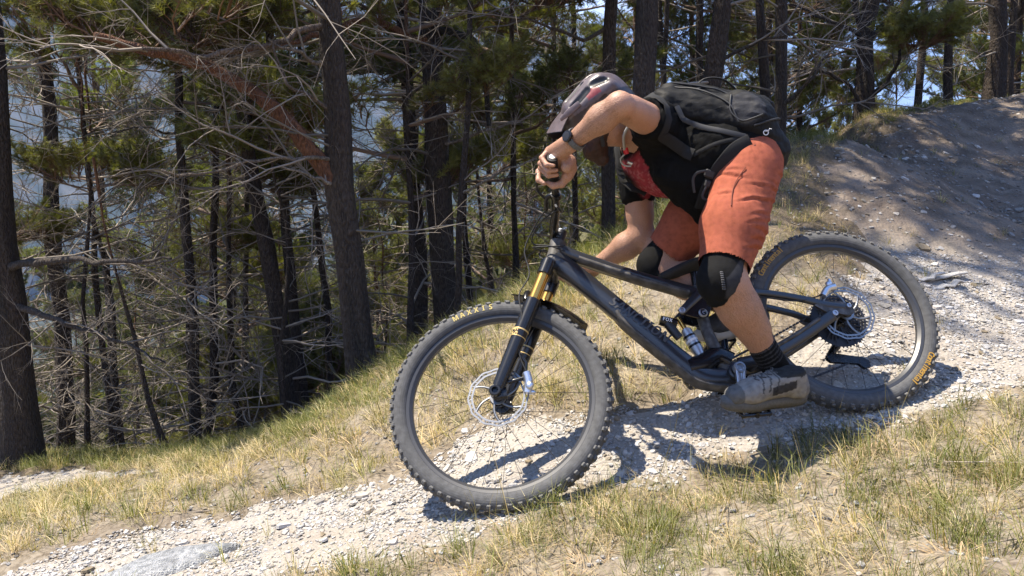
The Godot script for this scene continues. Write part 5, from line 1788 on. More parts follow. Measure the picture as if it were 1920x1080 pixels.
# ---------------------------------------------------------------- bodies from rounded bones
class Cap:
	var a: Vector3
	var ba: Vector3
	var il := 0.0
	var ra := 0.0
	var rb := 0.0
	var k := 0.02
	var sub := false
	func dist(p: Vector3) -> float:
		var pa := p - a
		var h := clampf(pa.dot(ba) * il, 0.0, 1.0)
		return (pa - ba * h).length() - (ra + (rb - ra) * h)

func cap(a: Vector3, b: Vector3, ra: float, rb: float, k := 0.02, sub := false) -> Cap:
	var c := Cap.new()
	c.a = a
	c.ba = b - a
	c.il = 1.0 / maxf(c.ba.length_squared(), 1e-8)
	c.ra = ra
	c.rb = rb
	c.k = k
	c.sub = sub
	return c

func field(caps: Array, planes: Array, p: Vector3) -> float:
	var d := 10.0
	for c: Cap in caps:
		var e := c.dist(p)
		if c.sub:
			e = -e
			var h2 := maxf(c.k - absf(d - e), 0.0) / c.k
			d = maxf(d, e) + h2 * h2 * c.k * 0.25
		else:
			var h := maxf(c.k - absf(d - e), 0.0) / c.k
			d = minf(d, e) - h * h * c.k * 0.25
	for pl in planes: d = maxf(d, (p - (pl[0] as Vector3)).dot(pl[1]))
	return d

# surface nets over the smooth union of the bones; only blocks near the surface are visited
func blob(caps: Array, cell: float, planes := [], tint = null, warp = null) -> Geo:
	var lo := Vector3(1e9, 1e9, 1e9)
	var hi := -lo
	for c: Cap in caps:
		if c.sub: continue
		for q in [[c.a, c.ra], [c.a + c.ba, c.rb]]:
			lo = lo.min((q[0] as Vector3) - Vector3.ONE * (q[1] + c.k * 0.5))
			hi = hi.max((q[0] as Vector3) + Vector3.ONE * (q[1] + c.k * 0.5))
	lo -= Vector3.ONE * cell * 2
	hi += Vector3.ONE * cell * 2
	var B := 4
	var nb := Vector3i(((hi - lo) / (cell * B)).ceil())
	var n := nb * B + Vector3i.ONE
	var val := PackedFloat32Array()
	val.resize(n.x * n.y * n.z)
	val.fill(1.0)
	var sx := 1
	var sy := n.x
	var sz := n.x * n.y
	var live := []
	var half := cell * B * 0.5
	var rad := half * 1.75
	for bz in nb.z:
		for by in nb.y:
			for bx in nb.x:
				var o := Vector3i(bx, by, bz) * B
				var ctr := lo + Vector3(o) * cell + Vector3.ONE * half
				var d := field(caps, planes, ctr)
				if absf(d) > rad * 1.25:
					if d < 0:
						for z in B + 1:
							for y in B + 1:
								for x in B + 1:
									var id := (o.x + x) + (o.y + y) * sy + (o.z + z) * sz
									if val[id] == 1.0: val[id] = -1.0
					continue
				# only the bones that matter here
				var near := []
				for c: Cap in caps:
					var e := c.dist(ctr)
					if c.sub:
						if e < rad + c.k: near.append(c)
					elif e < d + 2.0 * rad + c.k * 1.5: near.append(c)
				for z in B + 1:
					for y in B + 1:
						for x in B + 1:
							var id := (o.x + x) + (o.y + y) * sy + (o.z + z) * sz
							val[id] = field(near, planes, lo + Vector3(o.x + x, o.y + y, o.z + z) * cell)
				live.append(o)
	var g := Geo.new()
	var ids := {}
	var corner := [0, sx, sy, sx + sy, sz, sz + sx, sz + sy, sz + sx + sy]
	var edges := [[0, 1], [2, 3], [4, 5], [6, 7], [0, 2], [1, 3], [4, 6], [5, 7], [0, 4], [1, 5], [2, 6], [3, 7]]
	for o in live:
		for z in B:
			for y in B:
				for x in B:
					var id: int = (o.x + x) + (o.y + y) * sy + (o.z + z) * sz
					var m := 0
					for q in 8:
						if val[id + corner[q]] < 0: m |= 1 << q
					if m == 0 or m == 255: continue
					var s := Vector3.ZERO
					var cnt := 0
					for e in edges:
						var i0: int = e[0]
						var i1: int = e[1]
						if ((m >> i0) & 1) == ((m >> i1) & 1): continue
						var v0 := val[id + corner[i0]]
						var v1 := val[id + corner[i1]]
						var t := v0 / (v0 - v1)
						s += Vector3(i0 & 1, (i0 >> 1) & 1, (i0 >> 2) & 1).lerp(Vector3(i1 & 1, (i1 >> 1) & 1, (i1 >> 2) & 1), t)
						cnt += 1
					ids[id] = g.put(lo + (Vector3(o.x + x, o.y + y, o.z + z) + s / cnt) * cell, Vector3.ZERO)
	for id: int in ids:
		for ax in 3:
			var st: int = [sx, sy, sz][ax]
			var u: int = [sy, sz, sx][ax]
			var w: int = [sz, sx, sy][ax]
			if (val[id] < 0) == (val[id + st] < 0): continue
			if not (ids.has(id - u) and ids.has(id - w) and ids.has(id - u - w)): continue
			var a: int = ids[id]
			var b: int = ids[id - u]
			var c: int = ids[id - u - w]
			var d: int = ids[id - w]
			if val[id] < 0: g.tri(a, c, b); g.tri(a, d, c)
			else: g.tri(a, b, c); g.tri(a, c, d)
	smooth_normals(g)
	if warp != null:
		for k in g.v.size(): g.v[k] += g.n[k] * float(warp.call(g.v[k], g.n[k]))
		smooth_normals(g)
	if tint != null:
		for k in g.v.size(): g.c[k] = tint.call(g.v[k], g.n[k])
	return g

func smooth_normals(g: Geo) -> void:
	g.n.fill(Vector3.ZERO)
	for k in range(0, g.i.size(), 3):
		var a := g.i[k]
		var b := g.i[k + 1]
		var c := g.i[k + 2]
		var f := (g.v[c] - g.v[a]).cross(g.v[b] - g.v[a])
		g.n[a] += f; g.n[b] += f; g.n[c] += f
	for k in g.n.size(): g.n[k] = g.n[k].normalized()

func snap(caps: Array, p: Vector3, off: float) -> Vector3:
	for it in 5:
		var e := 0.003
		var d := field(caps, [], p)
		var gr := Vector3(field(caps, [], p + Vector3(e, 0, 0)) - d, field(caps, [], p + Vector3(0, e, 0)) - d, field(caps, [], p + Vector3(0, 0, e)) - d) / e
		if gr.length() < 0.05: break
		p -= gr.normalized() * (d - off)
	return p

func strap(called: String, caps: Array, pts: Array, w: float, th: float, m: Material, parent: Node, off := 0.003) -> void:
	# a flat band following the surface of the body below it
	var path := smooth_path(pts, 0.015)
	for k in path.size(): path[k] = snap(caps, path[k], off)
	var g := Geo.new()
	var count := path.size()
	for k in count:
		var p: Vector3 = path[k]
		var t: Vector3 = (path[mini(k + 1, count - 1)] - path[maxi(k - 1, 0)]).normalized()
		var nn := (p - snap(caps, p + (p - snap(caps, p, -0.02)), -0.01)).normalized()
		var side := t.cross(nn).normalized()
		for q in [[-1.0, 0.0], [-0.9, 1.0], [0.9, 1.0], [1.0, 0.0]]:
			g.put(p + side * q[0] * w / 2 + nn * (q[1] * th), (nn * (0.4 + q[1]) + side * q[0] * 0.5).normalized())
	for k in count - 1:
		for q in 3:
			var a := k * 4 + q
			g.tri(a, a + 1, a + 4); g.tri(a + 1, a + 5, a + 4)
	part(called, g.mesh(m), parent)

# ---------------------------------------------------------------- the rider
const J := {
	"wristL": Vector3(0.192, 1.140, -2.822), "elbL": Vector3(0.332, 1.245, -2.703), "shoL": Vector3(0.482, 1.208, -2.970),
	"shoR": Vector3(0.463, 1.132, -3.314), "elbR": Vector3(0.487, 0.821, -3.302), "wristR": Vector3(0.311, 0.689, -3.408),
	"hipL": Vector3(0.774, 1.031, -2.942), "hipR": Vector3(0.787, 1.051, -3.165), "kneeL": Vector3(0.646, 0.704, -2.717), "ankL": Vector3(0.820, 0.449, -2.780),
	"kneeR": Vector3(0.537, 0.714, -3.250), "ankR": Vector3(0.797, 0.556, -3.082),
	"neck": Vector3(0.457, 1.192, -3.140), "skull": Vector3(0.286, 1.252, -3.066), "chest": Vector3(0.541, 1.159, -3.136), "waist": Vector3(0.685, 1.089, -3.068), "pelvis": Vector3(0.802, 1.087, -3.058)}
const FACE := Vector3(-0.853, -0.521, 0.020)
const CROWN := Vector3(-0.513, 0.836, -0.193)

func skin_tone(p: Vector3, n: Vector3) -> Color:
	var b := noise.get_noise_3d(p.x * 14, p.y * 14, p.z * 14)
	var c := Color(0.46, 0.275, 0.185).lerp(Color(0.55, 0.325, 0.23), clampf(0.5 + b, 0, 1))
	# shins and forearms are tanned and downy
	var speck := fine.get_noise_3d(p.x * 90, p.y * 60, p.z * 90)
	if p.y < 0.75: c = c.lerp(Color(0.50, 0.265, 0.165), clampf(0.45 + 0.5 * speck + 0.4 * b, 0, 1))
	else: c = c.lerp(Color(0.50, 0.27, 0.17), clampf(0.25 * speck + 0.2, 0, 1))
	c.a = 1.0
	return c

func hand_caps(o: Vector3, az: Vector3, sgn: float, wrist: Vector3, lever: bool) -> Array:
	# az points outwards along the bar (to the little finger); angles run from the wrist over the knuckles
	var e1 := (wrist - o) - az * (wrist - o).dot(az)
	e1 = e1.normalized()
	var e2 := az.cross(e1) * sgn
	var at := func(deg: float, r: float, z: float) -> Vector3:
		var a := deg_to_rad(deg)
		return o + (e1 * cos(a) + e2 * sin(a)) * r + az * z
	var out := []
	var k := 0.006
	# the back of the hand: four bones from the wrist to the knuckles
	var zs := [0.036, 0.014, -0.008, -0.031]
	var kr := [0.0120, 0.0132, 0.0138, 0.0135]
	for f in 4:
		out.append(cap(wrist + az * zs[f] * 0.45, at.call(118.0 + f * 3.0, 0.047, zs[f]), 0.0200, kr[f], 0.016))
		out.append(cap(at.call(30.0, 0.046, zs[f] * 0.8), at.call(95.0, 0.044, zs[f]), 0.0160, 0.0140, 0.012))
	out.append(cap(at.call(-12.0, 0.050, 0.022), at.call(20.0, 0.056, 0.018), 0.0190, 0.0210, 0.014))   # heel of the hand
	out.append(cap(at.call(-8.0, 0.048, -0.024), at.call(20.0, 0.058, -0.012), 0.0180, 0.0210, 0.014))
	# fingers, little finger first
	var rr := [0.0082, 0.0093, 0.0098, 0.0095]
	for f in 4:
		var z: float = zs[f]
		var m: Vector3 = at.call(118.0 + f * 3.0, 0.047, z)
		var pip: Vector3 = at.call(182.0, 0.0415, z)
		var dip: Vector3 = at.call(252.0, 0.0310, z * 0.97)
		var tip: Vector3 = at.call(306.0, 0.0275, z * 0.95)
		if f == 0:
			pip = at.call(176.0, 0.0375, z); dip = at.call(242.0, 0.0290, z); tip = at.call(290.0, 0.0265, z)
		if f == 3 and lever:
			pip = at.call(172.0, 0.055, z - 0.004); dip = at.call(212.0, 0.054, z - 0.006); tip = at.call(240.0, 0.046, z - 0.006)
		out.append(cap(m, pip, kr[f] * 0.90, rr[f] * 1.06, k))
		out.append(cap(pip, dip, rr[f] * 1.06, rr[f] * 0.96, k * 0.7))
		out.append(cap(dip, tip, rr[f] * 0.96, rr[f] * 0.82, k * 0.7))
	# thumb leaves the side of the palm and closes under the bar
	var t0: Vector3 = at.call(10.0, 0.050, -0.030)
	var t1: Vector3 = at.call(-38.0, 0.040, -0.046)
	var t2: Vector3 = at.call(-82.0, 0.034, -0.050)
	var t3: Vector3 = at.call(-118.0, 0.031, -0.047)
	out.append(cap(t0, t1, 0.0170, 0.0125, 0.010))
	out.append(cap(t1, t2, 0.0120, 0.0108, 0.006))
	out.append(cap(t2, t3, 0.0108, 0.0086, 0.006))
	return out

func build_rider() -> void:
	var lat := (J.shoL - J.shoR as Vector3).normalized()
	var side := CROWN.cross(FACE).normalized()
	if side.z < 0: side = -side
	var sk: Vector3 = J.skull
	var rider := base("person")
	tag(rider, "cyclist in black top and rust-red shorts crouched low over the bike, standing on the pedals", "person")
	# --- body: one surface from head to ankles
	var bc := []
	bc.append(cap(J.shoL, J.elbL, 0.050, 0.040, 0.02))
	bc.append(cap(J.shoL.lerp(J.elbL, 0.25), J.shoL.lerp(J.elbL, 0.75), 0.049, 0.043, 0.02))
	bc.append(cap(J.elbL, J.elbL.lerp(J.wristL, 0.35), 0.038, 0.041, 0.015))
	bc.append(cap(J.elbL.lerp(J.wristL, 0.35), J.wristL, 0.041, 0.026, 0.03))
	bc.append(cap(J.shoR, J.elbR, 0.054, 0.043, 0.02))
	bc.append(cap(J.shoR.lerp(J.elbR, 0.35), J.shoR.lerp(J.elbR, 0.75), 0.050, 0.049, 0.02))
	bc.append(cap(J.elbR, J.elbR.lerp(J.wristR, 0.3), 0.042, 0.047, 0.03))
	bc.append(cap(J.elbR.lerp(J.wristR, 0.3), J.wristR, 0.047, 0.027, 0.03))
	bc.append(cap(J.shoL - lat * 0.05, J.shoR + lat * 0.05, 0.070, 0.070, 0.04))
	bc.append(cap(J.chest, J.waist, 0.105, 0.105, 0.05))
	bc.append(cap(J.waist, J.pelvis, 0.105, 0.110, 0.05))
	bc.append(cap(J.hipL, J.kneeL, 0.095, 0.062, 0.04))
	bc.append(cap(J.hipR, J.kneeR, 0.095, 0.062, 0.04))
	for s in ["L", "R"]:
		var kn: Vector3 = J["knee" + s]
		var an: Vector3 = J["ank" + s]
		var back := Vector3(0.62, 0.42, -0.25) if s == "L" else Vector3(0.5, 0.5, -0.1)
		back = (back - (an - kn).normalized() * back.dot((an - kn).normalized())).normalized()
		bc.append(cap(kn, kn.lerp(an, 0.35), 0.060, 0.059, 0.03))
		bc.append(cap(kn.lerp(an, 0.12) + back * 0.016, kn.lerp(an, 0.62) + back * 0.014, 0.056, 0.047, 0.04))
		bc.append(cap(kn.lerp(an, 0.35), an, 0.055, 0.037, 0.03))
	bc.append(cap(J.neck, sk - CROWN * 0.075 - FACE * 0.02, 0.062, 0.056, 0.03))
	bc.append(cap(sk - FACE * 0.02, sk - FACE * 0.02 - CROWN * 0.05, 0.085, 0.070, 0.03))
	var body := blob(bc, 0.010, [], skin_tone)
	# head on a finer grid
	var hc := []
	hc.append(cap(sk - FACE * 0.030 + CROWN * 0.015, sk + FACE * 0.018 + CROWN * 0.015, 0.080, 0.074, 0.03))
	hc.append(cap(sk + FACE * 0.030 - CROWN * 0.02, sk + FACE * 0.042 - CROWN * 0.075, 0.060, 0.046, 0.03))
	hc.append(cap(sk + FACE * 0.052 - CROWN * 0.095 + side * 0.018, sk + FACE * 0.052 - CROWN * 0.095 - side * 0.018, 0.026, 0.026, 0.02))
	hc.append(cap(sk - CROWN * 0.065 - FACE * 0.005 + side * 0.050, sk + FACE * 0.05 - CROWN * 0.098 + side * 0.02, 0.022, 0.022, 0.02))
	hc.append(cap(sk - CROWN * 0.065 - FACE * 0.005 - side * 0.050, sk + FACE * 0.05 - CROWN * 0.098 - side * 0.02, 0.022, 0.022, 0.02))
	hc.append(cap(sk + FACE * 0.088 - CROWN * 0.005, sk + FACE * 0.112 - CROWN * 0.045, 0.009, 0.013, 0.014))           # nose
	hc.append(cap(sk + FACE * 0.100 - CROWN * 0.048 + side * 0.012, sk + FACE * 0.100 - CROWN * 0.048 - side * 0.012, 0.009, 0.009, 0.008))
	hc.append(cap(sk + FACE * 0.086 - CROWN * 0.074 + side * 0.020, sk + FACE * 0.086 - CROWN * 0.074 - side * 0.020, 0.011, 0.011, 0.008))  # lips
	hc.append(cap(sk + FACE * 0.094 - CROWN * 0.076 + side * 0.02, sk + FACE * 0.094 - CROWN * 0.076 - side * 0.02, 0.004, 0.004, 0.006, true))
	for s in [1.0, -1.0]:
		hc.append(cap(sk + FACE * 0.078 + CROWN * 0.012 + side * 0.016 * s, sk + FACE * 0.070 + CROWN * 0.014 + side * 0.046 * s, 0.012, 0.011, 0.012))  # brow
		hc.append(cap(sk + FACE * 0.094 - CROWN * 0.008 + side * 0.031 * s, sk + FACE * 0.094 - CROWN * 0.010 + side * 0.036 * s, 0.014, 0.014, 0.012, true))
		hc.append(cap(sk + FACE * 0.066 - CROWN * 0.008 + side * 0.033 * s, sk + FACE * 0.067 - CROWN * 0.008 + side * 0.034 * s, 0.0135, 0.0135, 0.003))  # eye
		hc.append(cap(sk - FACE * 0.012 + CROWN * 0.012 + side * 0.079 * s, sk - FACE * 0.004 - CROWN * 0.034 + side * 0.074 * s, 0.014, 0.010, 0.008))  # ear
	body.append(blob(hc, 0.0045, [], skin_tone), Transform3D())
	# hands on fine grids
	var HF := BIKE * FRONT
	var gl := HF * Vector3(0.0028, 0.189, 0.343)
	var gr := HF * Vector3(0.0028, 0.189, -0.343)
	var az := (HF * Vector3(0.0036, 0.1945, 0.380) - HF * Vector3(0.001, 0.178, 0.262)).normalized()
	var azr := (HF * Vector3(0.0036, 0.1945, -0.380) - HF * Vector3(0.001, 0.178, -0.262)).normalized()
	body.append(blob(hand_caps(gl, az, 1.0, J.wristL, true), 0.0034, [], skin_tone), Transform3D())
	body.append(blob(hand_caps(gr, azr, -1.0, J.wristR, true), 0.0040, [], skin_tone), Transform3D())
	part("body", body.mesh(M.skin), rider)
	# the short hair on forearms and shins
	var dn := Geo.new()
	rng.seed = 303
	for k in range(0, body.i.size(), 3):
		var p := (body.v[body.i[k]] + body.v[body.i[k + 1]] + body.v[body.i[k + 2]]) / 3.0
		var arm := p.y > 0.7 and (p.distance_to(J.elbL.lerp(J.wristL, 0.45)) < 0.11 or p.distance_to(J.elbR.lerp(J.wristR, 0.45)) < 0.11)
		var leg := p.y < 0.68 and p.y > 0.46
		if not (arm or leg): continue
		var nn := body.n[body.i[k]]
		var along: Vector3 = (J.wristL - J.elbL as Vector3).normalized() if arm else (J.ankL - J.kneeL as Vector3).normalized()
		for q in 1:
			var d := (along - nn * along.dot(nn)).normalized().rotated(nn, R(-0.7, 0.7))
			var b := body.v[body.i[k]].lerp(p, R(0, 2))
			var w := d.cross(nn) * 0.00030
			dn.tri(dn.put(b - w, nn), dn.put(b + w, nn), dn.put(b + d * R(0.009, 0.017) + nn * R(0.002, 0.005), nn))
	tag(part("body_hair", dn.mesh(M.down), rider), "", "", "", "stuff")
	# beard
	var bd := []
	bd.append(cap(sk - CROWN * 0.060 - FACE * 0.0 + side * 0.060, sk + FACE * 0.064 - CROWN * 0.104 + side * 0.018, 0.030, 0.036, 0.02))
	bd.append(cap(sk - CROWN * 0.060 - FACE * 0.0 - side * 0.060, sk + FACE * 0.064 - CROWN * 0.104 - side * 0.018, 0.030, 0.036, 0.02))
	bd.append(cap(sk + FACE * 0.055 - CROWN * 0.115, sk + FACE * 0.060 - CROWN * 0.150, 0.036, 0.024, 0.02))
	var hair_tint := func(p: Vector3, n: Vector3) -> Color: return Color(0.045, 0.018, 0.010) * (0.8 + 0.8 * fine.get_noise_3d(p.x * 80, p.y * 40, p.z * 80))
	var hair_warp := func(p: Vector3, n: Vector3) -> float: return 0.004 * fine.get_noise_3d(p.x * 90, p.y * 50, p.z * 90)
	var bm := M.hair as StandardMaterial3D
	bm.albedo_color = Color.WHITE
	bm.vertex_color_use_as_albedo = true
	part("beard", blob(bd, 0.005, [], hair_tint, hair_warp).mesh(bm), rider)
	var hr := blob([cap(sk - FACE * 0.045 + CROWN * 0.0, sk - FACE * 0.045 - CROWN * 0.045, 0.080, 0.060, 0.02)], 0.007, [[sk - FACE * 0.02, FACE]], hair_tint, hair_warp)
	part("hair", hr.mesh(bm), rider)
	# --- jersey
	var ja := []
	for s in [1.0, -1.0]:
		ja.append(cap(J.chest + lat * 0.075 * s, J.waist + lat * 0.075 * s, 0.100, 0.105, 0.06))
		ja.append(cap(J.waist + lat * 0.075 * s, J.pelvis + lat * 0.06 * s + Vector3(-0.02, 0, 0), 0.105, 0.112, 0.05))
	ja.append(cap(J.shoL - lat * 0.01, J.shoR + lat * 0.01, 0.070, 0.066, 0.05))
	ja.append(cap(Vector3(0.502, 1.075, -3.126), Vector3(0.628, 1.010, -3.062), 0.075, 0.080, 0.06))
	ja.append(cap(Vector3(0.545, 1.04, -3.00), Vector3(0.640, 0.995, -2.985), 0.055, 0.060, 0.06))
	ja.append(cap(Vector3(0.475, 1.075, -3.20), Vector3(0.540, 1.030, -3.16), 0.070, 0.066, 0.05))
	ja.append(cap(Vector3(0.640, 0.985, -3.03), Vector3(0.655, 0.900, -3.03), 0.070, 0.035, 0.05))   # the hem hanging at the belly
	ja.append(cap(J.shoL, J.shoL.lerp(J.elbL, 0.24), 0.076, 0.070, 0.03))
	ja.append(cap(J.shoR, J.shoR.lerp(J.elbR, 0.46), 0.072, 0.068, 0.03))
	ja.append(cap(J.neck, J.neck.lerp(sk, 0.28), 0.068, 0.064, 0.03))
	var jw := func(p: Vector3, n: Vector3) -> float:
		var along := p.x * 0.86 - p.y * 0.42
		var across := p.x * 0.42 + p.y * 0.86
		var f := noise.get_noise_3d(along * 5.0, across * 22.0, p.z * 9.0)
		var f2 := noise.get_noise_3d(along * 16.0 + 7.0, across * 9.0, p.z * 12.0)
		return 0.010 * f + 0.006 * f2 + 0.002 * fine.get_noise_3d(p.x * 40, p.y * 40, p.z * 40)
	var jt := func(p: Vector3, n: Vector3) -> Color:
		var q := Vector3(0.500, 1.045, -3.165)
		var dd := p - q
		var red := smoothstep(0.020, 0.0, absf(dd.dot(Vector3(0.62, -0.78, 0.0).normalized())) - 0.085) * smoothstep(0.018, 0.0, absf(dd.dot(Vector3(0.78, 0.62, 0.0))) - 0.052) * (1.0 if p.z > -3.26 and p.z < -3.05 else 0.0)
		var c := Color(0.0085, 0.0085, 0.0095)
		var pat := fine.get_noise_3d(p.x * 60, p.y * 60, p.z * 60)
		c = c.lerp(Color(0.34, 0.045, 0.055).lerp(Color(0.46, 0.15, 0.15), smoothstep(0.12, 0.3, pat)), red)
		return c
	part("jersey", blob(ja, 0.0085, [[J.shoL.lerp(J.elbL, 0.30), (J.elbL - J.shoL as Vector3).normalized()]], jt, jw).mesh(M.cloth), rider)
	# --- shorts
	var sh := []
	sh.append(cap(J.pelvis + lat * 0.045, J.pelvis - lat * 0.05, 0.113, 0.112, 0.05))
	sh.append(cap(J.hipL + Vector3(0.01, 0.01, 0), J.hipL.lerp(J.kneeL, 0.5), 0.109, 0.097, 0.05))
	sh.append(cap(J.hipL.lerp(J.kneeL, 0.5), J.hipL.lerp(J.kneeL, 0.93), 0.099, 0.077, 0.04))
	sh.append(cap(J.hipR, J.hipR.lerp(J.kneeR, 0.5), 0.118, 0.100, 0.05))
	sh.append(cap(J.hipR.lerp(J.kneeR, 0.5), J.hipR.lerp(J.kneeR, 0.93), 0.100, 0.080, 0.04))
	var tl: Vector3 = (J.kneeL - J.hipL as Vector3).normalized()
	var tr: Vector3 = (J.kneeR - J.hipR as Vector3).normalized()
	# creases pressed into the cloth: where along the thigh, from and to which angle round it, slant, depth
	var tside := tl.cross(Vector3.BACK).normalized()
	if tside.x < 0: tside = -tside
	var tfront := tside.cross(tl).normalized()
	if tfront.z < 0: tfront = -tfront
	var creases := []
	rng.seed = 88
	for k in 13:
		creases.append([0.0 + 0.025 * k + R(-0.009, 0.009), R(-0.5, 0.7), R(1.2, 2.3), R(0.02, 0.09), R(0.002, 0.0065)])
	for k in 3:
		creases.append([0.06 + 0.045 * k + R(-0.01, 0.01), R(-1.4, -0.9), R(-0.3, 0.2), R(-0.03, 0.02), R(0.003, 0.006)])
	var sw := func(p: Vector3, n: Vector3) -> float:
		var q: Vector3 = p - J.hipL
		var along := q.dot(tl)
		var out := 0.003 * noise.get_noise_3d(p.x * 5, p.y * 5, p.z * 5)
		var phi := atan2(q.dot(tside), q.dot(tfront))
		var wob := 0.008 * noise.get_noise_3d(p.x * 11, p.y * 11, p.z * 11)
		for c in creases:
			var x: float = along - c[0] + c[3] * (phi - 0.6) + wob
			if absf(x) > 0.03: continue
			var m: float = smoothstep(c[1], c[1] + 0.45, phi) * smoothstep(c[2], c[2] - 0.6, phi)
			out += m * c[4] * (0.55 * exp(-pow((x + 0.010) / 0.008, 2)) - exp(-pow(x / 0.0055, 2)))
		return out
	var stt := func(p: Vector3, n: Vector3) -> Color: return Color(0.40, 0.118, 0.070) * (0.96 + 0.10 * noise.get_noise_3d(p.x * 6, p.y * 6, p.z * 6))
	var so := blob(sh, 0.0056, [], stt, sw)
	part("shorts", trim(so, [[J.hipL.lerp(J.kneeL, 0.865), tl, -3.04, 1.0], [J.hipR.lerp(J.kneeR, 0.84), tr, -3.06, -1.0]]).mesh(M.cloth), rider)
	# seams and the zip of the side pocket
	for path in [[Vector3(0.745, 1.06, -2.82), Vector3(0.705, 1.00, -2.80), Vector3(0.690, 0.92, -2.77)]]:
		var sp := smooth_path(path, 0.012)
		for k in sp.size(): sp[k] = snap(sh, sp[k], 0.0028)
		tubed("seam", M.seam, rider, sp, [0.0018], Transform3D(), 5)
	# --- knee pads
	for s in ["L", "R"]:
		var hp: Vector3 = J["hip" + s]
		var kn: Vector3 = J["knee" + s]
		var an: Vector3 = J["ank" + s]
		var fwd := (kn - hp).normalized() * 0.6 + (kn - an).normalized() * 0.6
		var kp := [cap(hp.lerp(kn, 0.78), kn, 0.072, 0.068, 0.03), cap(kn, kn.lerp(an, 0.20), 0.068, 0.065, 0.03), cap(kn + fwd * 0.012, kn.lerp(an, 0.10) + fwd * 0.010, 0.056, 0.050, 0.02)]
		var kw := func(p: Vector3, n: Vector3) -> float:
			var t: float = (p - kn).dot((an - kn).normalized())
			return 0.003 * sin(t * 190.0 + 3.0 * noise.get_noise_3d(p.x * 8, p.y * 8, p.z * 8)) * smoothstep(0.005, 0.05, t) + 0.002 * noise.get_noise_3d(p.x * 18, p.y * 18, p.z * 18)
		var kt := func(p: Vector3, n: Vector3) -> Color:
			var c := Color(0.012, 0.012, 0.013)
			var q: Vector3 = p - kn
			if s == "L" and q.dot((an - kn).normalized()) > -0.03 and q.x > 0.0 and q.dot((an - kn).normalized()) < 0.03: c = Color(0.05, 0.05, 0.052)
			return c
		var pad := part("knee_pad", blob(kp, 0.0075, [[kn.lerp(an, 0.09), ((an - kn).normalized() + Vector3(0.35, 0.25, 0.0)).normalized()]], kt, kw).mesh(M.cloth), rider)
		if s == "L":
			# pale print on the side of the pad: a column of small marks
			var pr := Geo.new()
			for k in 9:
				for q in 2:
					var p := Vector3(0.600 + 0.006 * q + 0.0015 * k, 0.765 - 0.0105 * k, -2.60)
					p = snap(kp, p + Vector3(0.02, 0, 0), 0.0018)
					pr.ball(p, Vector3(0.0042, 0.0030, 0.0028), Basis(), 4, 6)
			part("pad_print", pr.mesh(M.print_grey), pad)
	# --- socks and shoes
	for s in ["L", "R"]:
		var kn: Vector3 = J["knee" + s]
		var an: Vector3 = J["ank" + s]
		var kt2 := func(p: Vector3, n: Vector3) -> Color:
			var t: float = (p - an).dot((an - kn).normalized())
			return Color(0.05, 0.05, 0.052) if fposmod(t, 0.014) < 0.0045 and t < 0.012 else Color(0.010, 0.010, 0.011)
		part("sock", blob([cap(an.lerp(kn, 0.13), an + (an - kn).normalized() * 0.05, 0.045, 0.043, 0.02)], 0.0045, [], kt2).mesh(M.cloth), rider)
	make_shoe(rider, Transform3D(sole_basis(), Vector3(0.788, 0.314, -2.722)), M.shoe_dark_sole, Color(0.32, 0.30, 0.27))
	make_shoe(rider, Transform3D(Basis(Vector3.UP, 0.25) * Basis(Vector3.BACK, 0.12), Vector3(0.790, 0.470, -3.130)), M.shoe_pale_sole, Color(0.10, 0.10, 0.10))
	build_helmet(sk, side)
	build_pack(lat, ja)
	# --- wristwatch
	var wa := base("wristwatch")
	tag(wa, "black wristwatch with a grey strap on the rider's near wrist", "watch")
	var fa: Vector3 = (J.wristL - J.elbL as Vector3).normalized()
	var wc: Vector3 = J.elbL.lerp(J.wristL, 0.90)
	var wp := []
	var wu := fa.cross(Vector3.UP).normalized()
	var wv := fa.cross(wu)
	for k in 25:
		var a := TAU * k / 24.0
		wp.append(wc + (wu * cos(a) + wv * sin(a)) * 0.0350)
	var wg := Geo.new()
	for k in 24: wg.tube([wp[k], wp[k + 1]], [Vector2(0.0022, 0.010)], 8, true, (wp[k] - wc).normalized(), 4.0)
	part("watch_strap", wg.mesh(M.watch_strap), wa)
	var wn := (Vector3(-0.25, 0.45, 0.85) - fa * Vector3(-0.25, 0.45, 0.85).dot(fa)).normalized()
	var cg := Geo.new()
	cg.lathe([Vector2(0, 0.0190), Vector2(0.007, 0.0190), Vector2(0.010, 0.0165), Vector2(0.010, 0.0)], Transform3D(Basis(fa, wn.cross(fa), wn), wc + wn * 0.0335), 20)
	part("watch_case", cg.mesh(M.black), wa)
	var cf := Geo.new()
	cf.lathe([Vector2(0, 0.0135), Vector2(0.0006, 0.0)], Transform3D(Basis(fa, wn.cross(fa), wn), wc + wn * 0.0438), 20)
	part("watch_face", cf.mesh(M.dark_steel), wa)

# cut loose cloth off below a hem: [point, direction, z border, side]
func trim(g: Geo, cuts: Array) -> Geo:
	var out := PackedInt32Array()
	for k in range(0, g.i.size(), 3):
		var c := (g.v[g.i[k]] + g.v[g.i[k + 1]] + g.v[g.i[k + 2]]) / 3.0
		var keep := true
		for q in cuts:
			if (c.z - float(q[2])) * float(q[3]) < 0: continue
			if (c - (q[0] as Vector3)).dot(q[1]) > 0.0: keep = false
		if keep:
			out.append(g.i[k]); out.append(g.i[k + 1]); out.append(g.i[k + 2])
	g.i = out
	# the hem: pull the rim inwards a little so that the cloth shows a thickness
	return g

